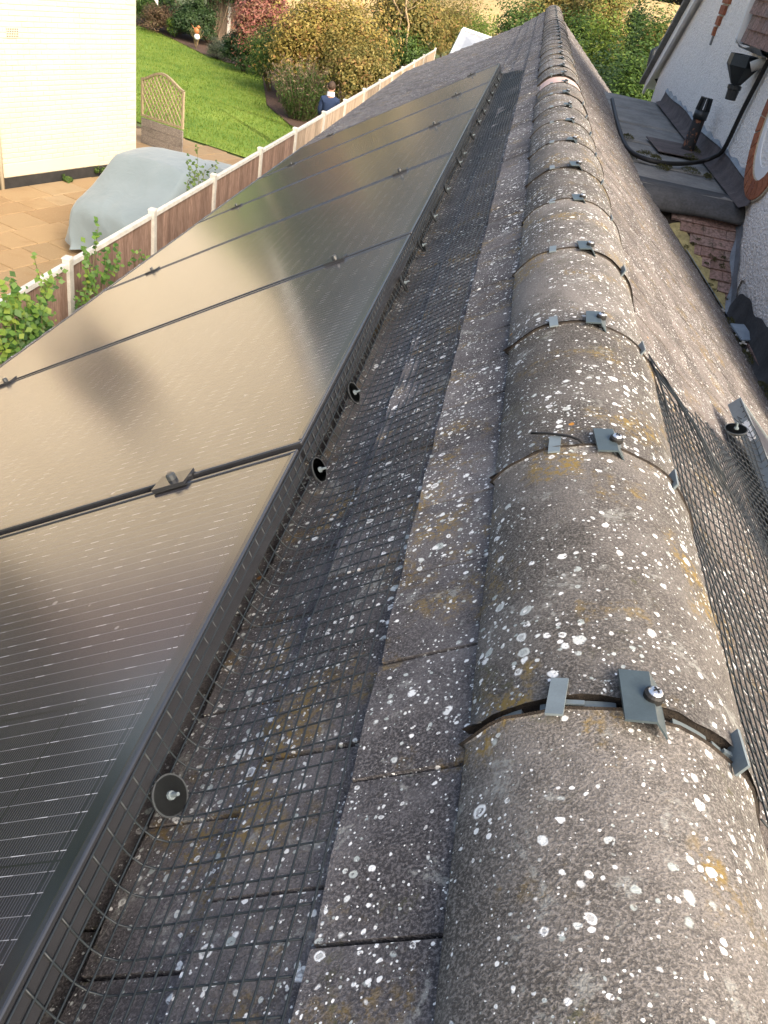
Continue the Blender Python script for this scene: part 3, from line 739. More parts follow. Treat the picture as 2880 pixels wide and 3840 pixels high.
# air brick
def wall_sz(px, py):
    d = ray(px, py); n_ = Vector((math.sin(WA), -math.cos(WA), 0)); t = (P0 - CP).dot(n_) / d.dot(n_); p = CP + d * t - P0
    return p.x * math.cos(WA) + p.y * math.sin(WA), p.z
s_, z_ = wall_sz(44, 122)
b = MB(); b.box((s_, -.008, z_), (.225, .012, .14)); ab = b.build('air_brick', M['cream'], nh)
b = MB()
for i in range(7):
    for j in range(4): b.box((s_ - .093 + i * .031, -.0145, z_ - .048 + j * .032), (.016, .002, .018))
b.build('vent_holes', M['plinth'], ab)
b = MB(); b.box(((WIN[0] + WIN[1]) / 2, -.004, (WIN[2] + WIN[3]) / 2), (WIN[1] - WIN[0], .022, WIN[3] - WIN[2])); wi = b.build('window', M['glass'], nh)
b = MB(); cx_, cz_ = (WIN[0] + WIN[1]) / 2, (WIN[2] + WIN[3]) / 2; ww, wh = WIN[1] - WIN[0], WIN[3] - WIN[2]
for c_, sz_ in (((cx_, -.012, WIN[2] + .03), (ww, .03, .06)), ((cx_, -.012, WIN[3] - .03), (ww, .03, .06)), ((WIN[0] + .03, -.012, cz_), (.06, .03, wh - .12)), ((WIN[1] - .03, -.012, cz_), (.06, .03, wh - .12)), ((cx_, -.012, cz_), (.05, .03, wh - .12))): b.box(c_, sz_)
b.build('window_frame', M['fence_brown'], wi)
# roof, barge boards
b = MB()
for sg in (0, 1):
    s0, s1 = (.28, -HW / 2) if sg == 0 else (-HW - .28, -HW / 2); z0, z1 = HE - .28 * HP + .06, apex + .06
    for y0, y1, t in ((-.18, HD + .18, .14),):
        P = [(s0, y0, z0), (s1, y0, z1), (s1, y1, z1), (s0, y1, z0)]; Q = [(p[0], p[1], p[2] + t) for p in P]; P = [(p[0], p[1], p[2]) for p in P]
        b.add(P + Q, [(0, 1, 2, 3), (7, 6, 5, 4), (0, 4, 5, 1), (1, 5, 6, 2), (2, 6, 7, 3), (3, 7, 4, 0)])
b.build('roof', M['clay'], nh)
for sg in (0, 1):
    b = MB(); s0, s1 = (.30, -HW / 2) if sg == 0 else (-HW - .30, -HW / 2); z0, z1 = HE - .30 * HP - .02, apex + .01
    b.add([(s0, -.215, z0), (s1, -.215, z1), (s1, -.215, z1 + .2), (s0, -.215, z0 + .2), (s0, -.19, z0), (s1, -.19, z1), (s1, -.19, z1 + .2), (s0, -.19, z0 + .2)], [(0, 1, 2, 3), (7, 6, 5, 4), (0, 4, 5, 1), (1, 5, 6, 2), (2, 6, 7, 3), (3, 7, 4, 0)])
    b.build('barge_board', M['white'], nh)
b = MB(); b.box((.14, HD / 2 - .1, HE - .17), (.28, HD + .15, .02)); b.box((.29, HD / 2 - .1, HE - .10), (.02, HD + .15, .16)); b.build('soffit', M['white'], nh)
# ================================================================== trellis screen
t = thing('trellis_screen', 'arched wooden diamond trellis above grey planks beside the cream wall', 'trellis', nb(1.75, .45), WA + math.pi / 2)
TWd, PH, TH_ = 1.15, .50, .92
for i in range(3):
    b = MB(); b.box((TWd / 2, 0, .035 + PH / 3 * (i + .5) - .03), (TWd - .01, .03, PH / 3 - .008)); bevel(b.build('plank', M['plank_grey'], t), .004)
z0 = PH + .03
def archz(x): return z0 + TH_ - .22 + .20 * (.5 - .5 * math.cos(2 * math.pi * x / TWd)) ** .8
for x in (.02, TWd - .02):
    b = MB(); b.box((x, 0, (z0 + archz(x)) / 2 if x > .5 else (archz(x)) / 2 + z0 * .5), (.04, .045, archz(x) - z0)); b.build('post', M['trellis'], t)
b = MB(); b.box((TWd / 2, 0, z0 + .02), (TWd - .08, .04, .04)); b.build('rail', M['trellis'], t)
b = MB(); N = 24; rows = []
for i in range(N + 1):
    x = TWd * i / N; zz = archz(x); rows.append([(x, -.025, zz - .02), (x, .025, zz - .02), (x, .025, zz + .025), (x, -.025, zz + .025)])
b.grid(rows, closed=True); b.build('arch_rail', M['trellis'], t)
for sg in (1, -1):
    for c in np.arange(-1.2, 2.6, .152):
        seg = []
        for i in range(61):
            x = .03 + (TWd - .06) * i / 60; zz = z0 + .02 + (c + 1.45 * sg * (x - (0 if sg > 0 else TWd)))
            if z0 + .02 <= zz <= archz(x) - .01: seg.append((x, zz))
        if len(seg) > 3:
            b = MB(); (xa, za), (xb_, zb_) = seg[0], seg[-1]; d = Vector((xb_ - xa, 0, zb_ - za)); L = d.length; ang = math.atan2(d.z, d.x)
            b.box(((xa + xb_) / 2, .008 * sg, (za + zb_) / 2), (L, .012, .019), Matrix.Rotation(-ang, 3, 'Y')); b.build('slat', M['trellis'], t)
# ================================================================== covered car
t = thing('covered_car', 'small car under a pale blue-grey fabric cover on the patio', 'car', (-4.92, 12.75, gz(0, 12.75)), math.radians(90 - 12))
prof = [(-.07, .28, .40, .62), (-.06, .50, .50, .68), (-.02, .68, .54, .72), (.06, .765, .57, .75), (.25, .83, .60, .78), (.45, .92, .60, .79), (.72, 1.09, .59, .80), (.98, 1.255, .585, .80), (1.03, 1.28, .58, .80), (1.10, 1.295, .58, .80), (1.45, 1.315, .57, .80), (1.75, 1.30, .57, .80), (2.0, 1.23, .57, .80), (2.25, 1.10, .58, .80), (2.5, .99, .60, .79), (2.8, .95, .60, .78), (3.1, .93, .58, .75), (3.4, .88, .54, .71), (3.58, .76, .50, .66), (3.66, .52, .46, .60), (3.68, .3, .4, .56)]
b = MB(); rows = []; NS = 40
for i, (x, h, wt, wb_) in enumerate(prof):
    row = []
    for j in range(NS + 1):
        a = -1 + 2 * j / NS; s = abs(a); sg = 1 if a >= 0 else -1
        if s < .45: yy = wt * s / .45; zz = h - .05 * (s / .45) ** 3
        else:
            q = (s - .45) / .55; yy = wt + (wb_ - wt) * (q ** .6); zz = (h - .05) * (1 - q) + (.13 + .05 * math.sin(x * 3 + sg)) * q
        fold = .085 * max(0, s - .45) * (math.sin(8 * x + 3 * sg + 2.5 * s) + .8 * math.sin(15 * x + sg * 2 + 4 * s)) + .006 * math.sin(5 * x + 7 * a)
        row.append(((x - 1.8 + .02 * math.sin(6 * a + x) * (1 if i in (0, 1, len(prof) - 1) else .3)), (yy + fold) * sg, zz + .006 * math.sin(4 * x + 5 * a) - (.03 * math.exp(-((x - .55) / .16) ** 2) + .035 * math.exp(-((x - 2.45) / .2) ** 2)) * (1 - s)))
    rows.append(row)
front = [[(p[0] + .03 * math.sin(8 * p[1]) - .03, p[1] * .98, .14 + .03 * math.sin(7 * p[1])) for p in rows[0]]]
back = [[(p[0] + .03, p[1] * .98, .14) for p in rows[-1]]]
b.grid(front + rows + back); o = b.build('fabric_cover', M['fabric'], t, True)
ss = o.modifiers.new('subsurf', 'SUBSURF'); ss.levels = 1; ss.render_levels = 2
tx = bpy.data.textures.new('folds', 'CLOUDS'); tx.noise_scale = .28; dm = o.modifiers.new('folds', 'DISPLACE'); dm.texture = tx; dm.strength = .03; dm.mid_level = .5
wbm = MB(); wbm.tube([(0, -.10, 0), (0, .10, 0)], .29, 20); wm = wbm.mesh('wheel', M['rubber'])
for x in (-1.25, 1.15):
    for y in (-.56, .56): place(obj('wheel', wm, t), (x, y, .29))
# ================================================================== boundary fence
FXX = -3.55
fposts = [2.7, 4.6, 6.47, 8.27, 10.14, 12.1, 14.05, 16.1, 18.0, 20.1, 22.2, 24.1, 26.0, 28.5, 30.9, 34.3]
def ftop(y): return -2.22 - .0158 * (y - 6.47)
fence = wthing('garden_fence', 'long close-boarded wooden fence with white posts and white capping rail', 'fence', (FXX, 18, -4.1))
postb = MB(); postb.box((0, 0, -.93), (.064, .070, 1.86)); postb.add([(-.038, -.041, 0), (.038, -.041, 0), (.038, .041, 0), (-.038, .041, 0), (-.030, -.033, .016), (.030, -.033, .016), (.030, .033, .016), (-.030, .033, .016)], [(3, 2, 1, 0), (4, 5, 6, 7), (0, 1, 5, 4), (1, 2, 6, 5), (2, 3, 7, 6), (3, 0, 4, 7)])
post_me = postb.mesh('post', M['post'])
rf = random.Random(12); bd_me = {}
def board_me(pale, w, k):
    key = (pale, round(w, 3), k)
    if key not in bd_me:
        r = random.Random(k); b = MB(); b.add([(-.004, 0, -1.72), (.004, 0, -1.72), (.012, w + .012, -1.72), (-.002, w + .012, -1.72), (-.004, 0, r.uniform(-.01, 0)), (.004, 0, r.uniform(-.01, 0)), (.014, w + .012, r.uniform(-.01, 0)), (-.002, w + .012, 0)], [(3, 2, 1, 0), (4, 5, 6, 7), (0, 1, 5, 4), (1, 2, 6, 5), (2, 3, 7, 6), (3, 0, 4, 7)])
        bd_me[key] = b.mesh('board', M['fence_pale'] if pale else M['fence_brown'])
    return bd_me[key]
for i, yp in enumerate(fposts):
    o = obj('post', post_me, fence); place(o, (FXX + .01, yp, ftop(yp) + .035), (rf.uniform(-.012, .012), rf.uniform(-.012, .012), 0))
    if i == len(fposts) - 1: break
    y2 = fposts[i + 1]; pale = yp > 13.5; L = y2 - yp - .1
    if pale and yp > 30: n = 22
    else: n = max(10, int(round(L / .112)))
    w = L / n
    for j in range(n):
        y = yp + .05 + j * w; place(obj('board', board_me(pale, w, j % 4), fence), (FXX, y, ftop(y) - .03 - rf.uniform(0, .012)), (0, rf.uniform(-.004, .004), 0))
    b = MB(); za, zb_ = ftop(yp + .05), ftop(y2 - .05)
    b.add([(FXX - .025, yp + .052, za - .035), (FXX + .032, yp + .052, za - .035), (FXX + .032, y2 - .052, zb_ - .035), (FXX - .025, y2 - .052, zb_ - .035),
           (FXX - .02, yp + .052, za), (FXX + .027, yp + .052, za), (FXX + .027, y2 - .052, zb_), (FXX - .02, y2 - .052, zb_)], [(3, 2, 1, 0), (4, 5, 6, 7), (0, 1, 5, 4), (1, 2, 6, 5), (2, 3, 7, 6), (3, 0, 4, 7)])
    b.build('capping_rail', M['post'], fence)
    b = MB(); b.box((FXX - .03, (yp + y2) / 2, ftop((yp + y2) / 2) - .45), (.03, L, .07)); b.build('back_rail', M['fence_brown'], fence)
# fence at the end of the garden
p1, p2 = at_y(770, 150, 37.5), at_y(960, 150, 37.0)
bf = wthing('back_fence', 'pale wooden fence panels behind the flower bed under the dark hedge', 'fence', (p1.x, p1.y, gz(0, 37)))
for j in range(20):
    t_ = j / 20; a = p1.lerp(p2, t_); c = p1.lerp(p2, t_ + .046); z0 = gz(0, 37)
    b = MB(); b.add([(a.x, a.y, z0), (c.x, c.y, z0), (c.x, c.y + .02, z0), (a.x, a.y + .02, z0), (a.x, a.y, z0 + 1.75), (c.x, c.y, z0 + 1.75), (c.x, c.y + .02, z0 + 1.75), (a.x, a.y + .02, z0 + 1.75)], [(3, 2, 1, 0), (4, 5, 6, 7), (0, 1, 5, 4), (1, 2, 6, 5), (2, 3, 7, 6), (3, 0, 4, 7)])
    b.build('board', M['fence_pale'], bf)
for px_ in (858,):
    p = at_y(px_, 150, 37.05); b = MB(); b.box((p.x, p.y - .08, gz(0, 37) + .92), (.1, .1, 1.84)); b.build('post', M['post'], bf)
#PART5
# ================================================================== right-hand rendered house
XW = 1.333
rh = wthing('house', 'white roughcast house with gable wall and round brick-edged window on the right', 'house', (XW + 1.5, 7.3, -4.0))
YF, YN = 11.40, 2.9
def rake(y): return -.30 + .571 * min(11.24 - y, y - (7.15 - 4.09)) if True else 0
YAP = 7.15
def wtop(y): return -.28 + .571 * (11.24 - y) if y > YAP else -.28 + .571 * (11.24 - YAP) - .571 * (YAP - y)
def wallgrid(x, ys, zf0, zf1, nz):
    return [[(x, y, zf0(y) + (zf1(y) - zf0(y)) * k / nz) for k in range(nz + 1)] for y in ys]
nr = np.random.default_rng(3)
def rough_wall(y0, y1, z0f, z1f, step=.02, amp=.004):
    ys = np.arange(y0, y1 + 1e-6, step); nz = int(1.6 / step); m = MB(); rows = []
    for y in ys:
        row = []
        for k in range(nz + 1):
            z = z0f(y) + (z1f(y) - z0f(y)) * k / nz; row.append((XW - abs(nr.normal(0, amp)), y, z))
        rows.append(row)
    m.grid(rows); return m
jag = lambda y: -.90 - .025 * math.sin(7 * y) - .010 * math.sin(23 * y)
m = rough_wall(YN, YF, lambda y: jag(y) if y < 5.22 else -1.25, lambda y: min(wtop(y), 1.0), .022, .0014); m.build('wall', M['render'], rh, False)
m = MB(); pf = [(YN, -4.0), (YF, -4.0), (YF, wtop(YF)), (YAP, wtop(YAP)), (YN, wtop(YN))]
m.add([(XW + .012, y, z) for y, z in pf] + [(XW + 7, y, z) for y, z in pf], [(0, 1, 2, 3, 4)[::-1], (5, 6, 7, 8, 9)] + [(i, (i + 1) % 5, (i + 1) % 5 + 5, i + 5) for i in range(5)])
m.build('wall_core', M['render'], rh)
# roof verge and barge board
def strip(name, off0, off1, x0, x1, mat, y0=11.85):
    for ya, yb, sg in ((y0, YAP, 1),):
        m = MB(); P = []
        for y in (ya, yb): 
            z = wtop(y); P.append((y, z))
        (ya, za), (yb, zb_) = P
        m.add([(x0, ya, za + off0), (x1, ya, za + off0), (x1, yb, zb_ + off0), (x0, yb, zb_ + off0), (x0, ya, za + off1), (x1, ya, za + off1), (x1, yb, zb_ + off1), (x0, yb, zb_ + off1)], [(0, 1, 2, 3), (7, 6, 5, 4), (0, 4, 5, 1), (1, 5, 6, 2), (2, 6, 7, 3), (3, 7, 4, 0)]); m.build(name, mat, rh)
strip('barge_board', -.015, .13, XW - .075, XW - .045, M['white'])
strip('soffit_board', .05, .075, XW - .044, XW + .05, M['white'])
strip('roof_verge', .135, .19, XW - .13, XW + 7, M['felt'], 11.95)
m = MB(); m.tube(spline([at_y(2490, 192, 11.75), at_y(2455, 190, 11.72), at_y(2446, 215, 11.7), at_y(2437, 250, 11.68)], 10), .04, 8)
m.tube(spline([at_y(2437, 250, 11.68), at_y(2470, 300, 11.62), at_y(2478, 320, 11.6) + Vector((.1, 0, -.1))], 8), .036, 8); m.build('rainwater_pipe', M['castiron'], rh, True)
# stepped brick wedge
zc = .185; k = 0
while zc < 1.1:
    w = .085 + .075 * k; y1 = 8.80
    n = max(1, round(w / .22)); 
    for j in range(n):
        b = MB(); b.box((XW - .010, y1 - w / n * (j + .5), zc + .036), (.03, w / n - .012, .068)); bevel(b.build('brick', M['brick'], rh), .004)
    b = MB(); b.box((XW - .004, y1 - w / 2, zc + .075), (.014, w + .01, .012)); b.build('mortar_joint', M['brick_mortar'], rh)
    zc += .082; k += 1
b = MB(); b.box((XW - .006, 8.755, .150), (.02, .03, .07)); b.build('wedge_tip', M['felt'], rh)
# round window: ring of bricks, white frame, pane
WC = (5.70, -.10); RO, RI = .42, .31
NB = 26
for i in range(NB):
    a0, a1 = 2 * math.pi * i / NB + .012, 2 * math.pi * (i + 1) / NB - .012; b = MB()
    P = [(r_, a_) for r_, a_ in ((RI, a0), (RO, a0), (RO, a1), (RI, a1))]
    pts = lambda x: [(x, WC[0] + r_ * math.cos(a_), WC[1] + r_ * math.sin(a_)) for r_, a_ in P]
    b.add(pts(XW - .022) + pts(XW + .11), [(0, 1, 2, 3), (7, 6, 5, 4), (0, 4, 5, 1), (1, 5, 6, 2), (2, 6, 7, 3), (3, 7, 4, 0)]); b.build('brick', M['brick'], rh)
def ring(x0, x1, r0, r1, n=40):
    b = MB(); b.grid([[(x, WC[0] + r_ * math.cos(2 * math.pi * i / n), WC[1] + r_ * math.sin(2 * math.pi * i / n)) for x, r_ in ((x0, r0), (x0, r1), (x1, r1), (x1, r0))] for i in range(n + 1)], closed=True); return b
ring(XW - .016, XW - .004, RI - .004, RO + .012).build('mortar_ring', M['brick_mortar'], rh)
rw = ring(XW - .008, XW + .05, .232, RI - .006).build('round_window', M['white'], rh, False)
ring(XW + .0, XW + .06, .205, .2349).build('window_sash', M['lead'], rw)
b = MB(); b.add([(XW + .012, WC[0] + .206 * math.cos(2 * math.pi * i / 32), WC[1] + .206 * math.sin(2 * math.pi * i / 32)) for i in range(32)], [tuple(range(32))[::-1]]); b.build('pane', M['glass'], rw)
# tile-hung bay at the top right
for r in range(9):
    for j in range(7):
        y = 7.02 - j * .15 - (.07 if r % 2 else 0); z = .30 + r * .085
        b = MB(); b.box((XW - .105 - .004 * r, y - .072, z), (.014, .142, .13), Matrix.Rotation(.13, 3, 'Y')); b.build('hanging_tile', M['clay'], rh)
b = MB(); b.box((XW - .045, 6.5, .70), (.10, 1.12, .95)); b.build('bay_core', M['felt_dark'], rh)
b = MB(); b.box((XW - .07, 7.085, .72), (.14, .035, 1.0)); b.build('edge_board', M['white'], rh)
b = MB(); b.grid([[(XW - .13 + .02 * math.sin(6 * y), y, .235 + .02 * math.sin(9 * y)), (XW - .10, y, .20), (XW - .02, y, .19), (XW, y, .26)] for y in np.linspace(6.05, 7.1, 16)]); b.build('lead_flashing', M['lead'], rh, True)
# hopper and its outlet
hc = at_x(2795, 215, 1.215)
def loft(rings, n, x, y, sq=True):
    b = MB(); rows = []
    for (z, rx, ry) in rings:
        rows.append([(x + rx * math.cos(2 * math.pi * (i + .5) / n), y + ry * math.sin(2 * math.pi * (i + .5) / n), z) for i in range(n)])
    b.grid(rows, closed=True); b.f.append(tuple(range(n))[::-1]); b.m.append(0); k = len(b.v) - n; b.f.append(tuple(k + i for i in range(n))); b.m.append(0); return b
hz = hc.z
hp = loft([(hz - .165, .036, .036), (hz - .055, .108, .128), (hz + .012, .102, .120), (hz + .012, .092, .110), (hz - .02, .085, .10)], 6, hc.x, hc.y).build('hopper', M['castiron'], rh)
loft([(hz - .262, .036, .036), (hz - .20, .040, .040), (hz - .196, .046, .046), (hz - .172, .046, .046), (hz - .168, .034, .034)], 12, hc.x, hc.y).build('outlet', M['castiron'], hp)
b = MB(); p = at_x(2868, 215, 1.30); b.tube([p + Vector((.05, 0, 0)), p + Vector((-.06, .02, -.07))], .032, 12); b.build('overflow_pipe', M['post'], rh, True)
# flat felt roof, sheets overlapping towards the far end
FZ, FY0, FY1 = -.588, 5.78, 10.75
ysh = [5.78, 6.55, 7.45, 8.5, 9.55, 10.75]
for i in range(5):
    b = MB(); ya, yb = ysh[i], ysh[i + 1]; dz = -.006 * i - .0
    rows = []
    for y in np.linspace(ya - (.05 if i else 0), yb, 8): rows.append([(x, y, FZ + .004 * (5 - i) * (1 if y < ya + .2 else .5) + .003 * math.sin(7 * y + 9 * x) - .012 * (1 if i == 4 and y > 10.6 else 0)) for x in np.linspace(.60, XW + .01, 7)])
    b.grid(rows); o = b.build('felt_sheet', M['felt'], rh, True); so = o.modifiers.new('solid', 'SOLIDIFY'); so.thickness = .006
b = MB(); b.box(((.58 + XW) / 2 + .02, (FY0 + FY1) / 2, FZ - .10), (XW - .58, FY1 - FY0 - .04, .17)); b.build('roof_deck', M['felt_dark'], rh)
# front apron of felt rolling over the edge
b = MB(); rows = []
for x in np.linspace(.66, XW - .002, 14):
    w = .008 * math.sin(14 * x); rows.append([(x, 5.95, FZ + .024), (x, 5.80, FZ + .022), (x, 5.73 + w, FZ + .012), (x, 5.68 + w, FZ - .008), (x, 5.645 + w, FZ - .035), (x, 5.625 + w * 2, FZ - .062 - .008 * math.sin(9 * x)), (x, 5.63 + w * 2, FZ - .085 - .008 * math.sin(9 * x))])
b.grid(rows); o = b.build('felt_apron', M['felt_dark'], rh, True); so = o.modifiers.new('solid', 'SOLIDIFY'); so.thickness = .008
# upstand flashing against the wall
b = MB(); rows = []
for y in np.linspace(5.60, 10.45, 50):
    dz = .012 * math.sin(3 * y) + .006 * math.sin(11 * y); rows.append([(XW - .075, y, FZ + .024), (XW - .03, y, FZ + .045), (XW - .014, y, FZ + .10 + dz), (XW - .010, y, FZ + .145 + dz), (XW, y, FZ + .150 + dz)])
b.grid(rows); b.build('upstand_flashing', M['felt_brown'], rh, True)
b = MB(); rows = [[(XW - .006, y, FZ + .14 + .012 * math.sin(3 * y) + .006 * math.sin(11 * y)), (XW - .022, y, FZ + .152 + .012 * math.sin(3 * y)), (XW - .004, y, FZ + .175 + .01 * math.sin(17 * y))] for y in np.linspace(5.62, 10.4, 70)]
b.grid(rows); b.build('mortar_fillet', M['lead'], rh, False)
# patch of felt round the flue
d_ = lambda px, py, z: (lambda r: CP + r * ((z - CP.z) / r.z))(ray(px, py))
fp = d_(2578, 578, FZ); fx, fy = min(fp.x, XW - .14), fp.y
b = MB(); b.box((fx - .09, fy - .05, FZ + .030), (.40, .62, .006), Matrix.Rotation(.06, 3, 'Z')); b.build('felt_patch', M['felt_brown'], rh)
# flue
ft = thing('flue_pipe', 'rusty black flue pipe with slotted cage top standing on the felt roof', 'pipe', (fx, fy, FZ + .03))
ft.rotation_euler = (0, math.radians(2), 0)
hf = max(.3, at_y(2655, 367, fy).z - FZ - .03)
b = MB(); b.tube([(0, 0, -.01), (0, 0, .01), (0, 0, hf * .62), (0, 0, hf * .62 + .001)], [.062, .048, .046, .04], 20, False); b.build('pipe', M['flue'], ft, True)
b = MB(); b.tube([(0, 0, hf * .60), (0, 0, hf * .60 + .001), (0, 0, hf * .76), (0, 0, hf * .76 + .001)], [.04, .054, .054, .03], 20, False); b.build('collar', M['castiron'], ft, True)
for i in range(12):
    a = 2 * math.pi * i / 12; b = MB(); b.box((0, 0, 0), (.022, .005, hf * .24), None); o = b.build('cage_fin', M['castiron'], ft); place(o, (.040 * math.cos(a), .040 * math.sin(a), hf * .88), (0, -.10, a))
b = MB(); b.tube([(0, 0, hf * .985), (0, 0, hf)], [.036, .034], 18); b.build('cap', M['castiron'], ft)
# cable across the felt roof and up the wall
cp = [d_(2240, 430, FZ + .03), d_(2300, 503, FZ + .05), d_(2354, 566, FZ + .05), d_(2445, 604, FZ + .05), d_(2555, 614, FZ + .05)]
cp = [Vector((max(.60, min(p.x, 1.18)), p.y, max(p.z, RA * p.x + RB + .04))) for p in cp]
cp += [Vector((1.22, 6.85, FZ + .06)), Vector((1.285, 6.80, FZ + .12)), Vector((XW - .03, 6.72, -.40)), Vector((XW - .03, 6.60, -.13)), Vector((XW - .03, 6.45, .12)), Vector((XW - .03, 6.3, .4))]
m = MB(); m.tube(spline(cp, 70), .016, 8); tag(m.build('cable', M['rubber'], None, True), 'thick black cable looping over the felt roof and up the white wall', 'cable')
# lower clay-tiled slope between felt and valley
TP = lambda x, y, n=0: Vector((x, y - .56 * n, -.66 + .68 * (y - 5.74) + .83 * n))
r5 = random.Random(9)
for r in range(9):
    y = 5.645 - r * .066; x = XW - .012; j = 0
    z = TP(0, y).z; xv = -(z - RB - .01) / .82 + .05
    wds = .145
    x -= .068 if r % 2 else 0
    if r % 2:
        pass
    first = True
    xr_ = XW - .012
    while xr_ > xv:
        wl = (.068 if (r % 2 and first) else wds); first = False
        xl_ = max(xr_ - wl, xv)
        if xr_ - xl_ > .02:
            b = MB(); a = TP(xl_ + .0015, y, .004), TP(xr_ - .0015, y, .004), TP(xr_ - .0015, y + .10, -.012), TP(xl_ + .0015, y + .10, -.012)
            t_ = [p + Vector((0, -.56, .83)) * .014 + Vector((0, 0, r5.uniform(0, .002))) for p in a]; b.hexa(list(a) + t_); b.build('clay_tile', M['clay'], rh)
        xr_ -= wl
b = MB(); b.hexa([TP(.6, 5.0, -.03), TP(XW, 5.0, -.03), TP(XW, 5.8, -.03), TP(.6, 5.8, -.03), TP(.6, 5.0, -.012), TP(XW, 5.0, -.012), TP(XW, 5.8, -.012), TP(.6, 5.8, -.012)]); b.build('tile_underlay', M['mortar'], rh)
# valley: mortar fillet and lead
val = []
for y in np.linspace(5.60, 5.02, 40):
    z = TP(0, y).z; val.append(Vector((-(z - RB - .022) / .82, y, z)))
b = MB(); rows = [[p + Vector((-.012, 0, .012)), p + Vector((.012, .01, .026 + .003 * math.sin(20 * p.y))), p + Vector((.058 + .005 * math.sin(30 * p.y), .03, .030)), p + Vector((.07, .03, .004))] for p in val]
b.grid(rows); b.build('valley_mortar', M['valley'], rh, False)
b = MB(); rows = [[p + Vector((-.045, -.02, .052)), p + Vector((-.02, -.01, .030)), p + Vector((.0, 0, .018))] for p in val[10:]]; b.grid(rows); b.build('valley_lead', M['lead_blue'], rh, False)
b = MB(); rows = [[(XW - .035 - .012 * math.sin(21 * y), y, TP(0, y).z + .022), (XW - .02, y, TP(0, y).z + .035), (XW - .008, y, TP(0, y).z + .09 + .01 * math.sin(33 * y))] for y in np.linspace(5.1, 5.66, 20)]; b.grid(rows); b.build('abutment_flashing', M['lead'], rh, False)
# lead apron and debris at the low corner
b = MB(); rows = []
for y in np.linspace(5.16, 3.6, 30):
    e_ = min(1, (5.16 - y) / .25); top_ = -1.0 + (jag(y) + .012 + 1.0) * e_ ** .5
    rows.append([(EAVE_R - .03, y, -1.06 - .02 * math.sin(5 * y)), (EAVE_R + .02, y, -1.075), (XW - .03, y, -1.05 + .012 * math.sin(8 * y)), (XW - .016, y, min(-.98, top_ - .01)), (XW - .008, y, top_)])
b.grid(rows); b.build('lead_apron', M['felt_dark'], rh, True)
for i in range(4):
    b = MB(); b.hexa([(EAVE_R + .035, 4.72 - i * .16, -1.055), (XW - .01, 4.72 - i * .16, -1.03), (XW - .01, 4.87 - i * .16, -1.03), (EAVE_R + .035, 4.87 - i * .16, -1.055), (EAVE_R + .035, 4.72 - i * .16, -1.035), (XW - .01, 4.72 - i * .16, -1.012), (XW - .01, 4.87 - i * .16, -1.012), (EAVE_R + .035, 4.87 - i * .16, -1.035)]) 
    if i > 0: b.build('clay_tile', M['clay'], rh)
b = MB(); b.box((1.275, 4.62, -1.0), (.09, .14, .008), Matrix.Rotation(.4, 3, 'Z') @ Matrix.Rotation(.25, 3, 'X')); tag(b.build('slate_offcut', M['lead_blue']), 'small blue-grey slate offcut lying in the low roof corner on the right', 'slate')
b = MB()
for i in range(9): b.box((1.245 + r5.uniform(-.03, .04), 4.7 + r5.uniform(-.35, .3), -1.025 + r5.uniform(0, .015)), (r5.uniform(.008, .03), r5.uniform(.006, .014), .006), Matrix.Rotation(r5.uniform(0, 3), 3, 'Z'))
tag(struct(b.build('debris', M['post']), 'stuff'), 'pale mortar crumbs lying in the right-hand gutter corner', 'debris')
# moss
mr = random.Random(14); mv, mf = [], []
def moss(c, rx, ry, h, n):
    for i in range(n):
        a, q = mr.uniform(0, 6.28), math.sqrt(mr.random()); p = Vector((c[0] + rx * q * math.cos(a), c[1] + ry * q * math.sin(a), c[2] + h * (1 - q * q) * mr.uniform(.2, 1)))
        s = mr.uniform(.004, .010); d1 = Vector((mr.uniform(-1, 1), mr.uniform(-1, 1), mr.uniform(-.5, 1))).normalized() * s; d2 = Vector((mr.uniform(-1, 1), mr.uniform(-1, 1), mr.uniform(-1, 1))).normalized() * s
        k = len(mv); mv.extend([tuple(p), tuple(p + d1), tuple(p + d2)]); mf.append((k, k + 1, k + 2))
for px_, py_, rx, ry in ((2355, 512, .05, .04), (2460, 590, .04, .03), (2485, 628, .05, .04), (2505, 622, .03, .03), (2590, 638, .07, .05), (2655, 660, .03, .03), (2590, 590, .06, .05), (2635, 575, .04, .05), (2360, 585, .06, .03), (2620, 560, .03, .05), (2420, 575, .07, .02)):
    p = d_(px_, py_, FZ + .03); moss((min(p.x, 1.27), p.y, FZ + .025), rx, ry * 2, .03, 420)
for y in (4.85, 4.6, 4.35, 3.95): moss((1.262, y, -1.04), .03, .10, .035, 420)
for i in range(26):
    y = mr.uniform(5.12, 5.58); moss((mr.uniform(1.0, 1.3), y, TP(0, y).z + .016), .018, .018, .012, 60)
m = MB(); m.v, m.f, m.m = mv, mf, [0] * len(mf); tag(struct(m.build('moss', M['moss']), 'stuff'), 'clumps of brown-green moss on the felt roof and in the gutter', 'moss')
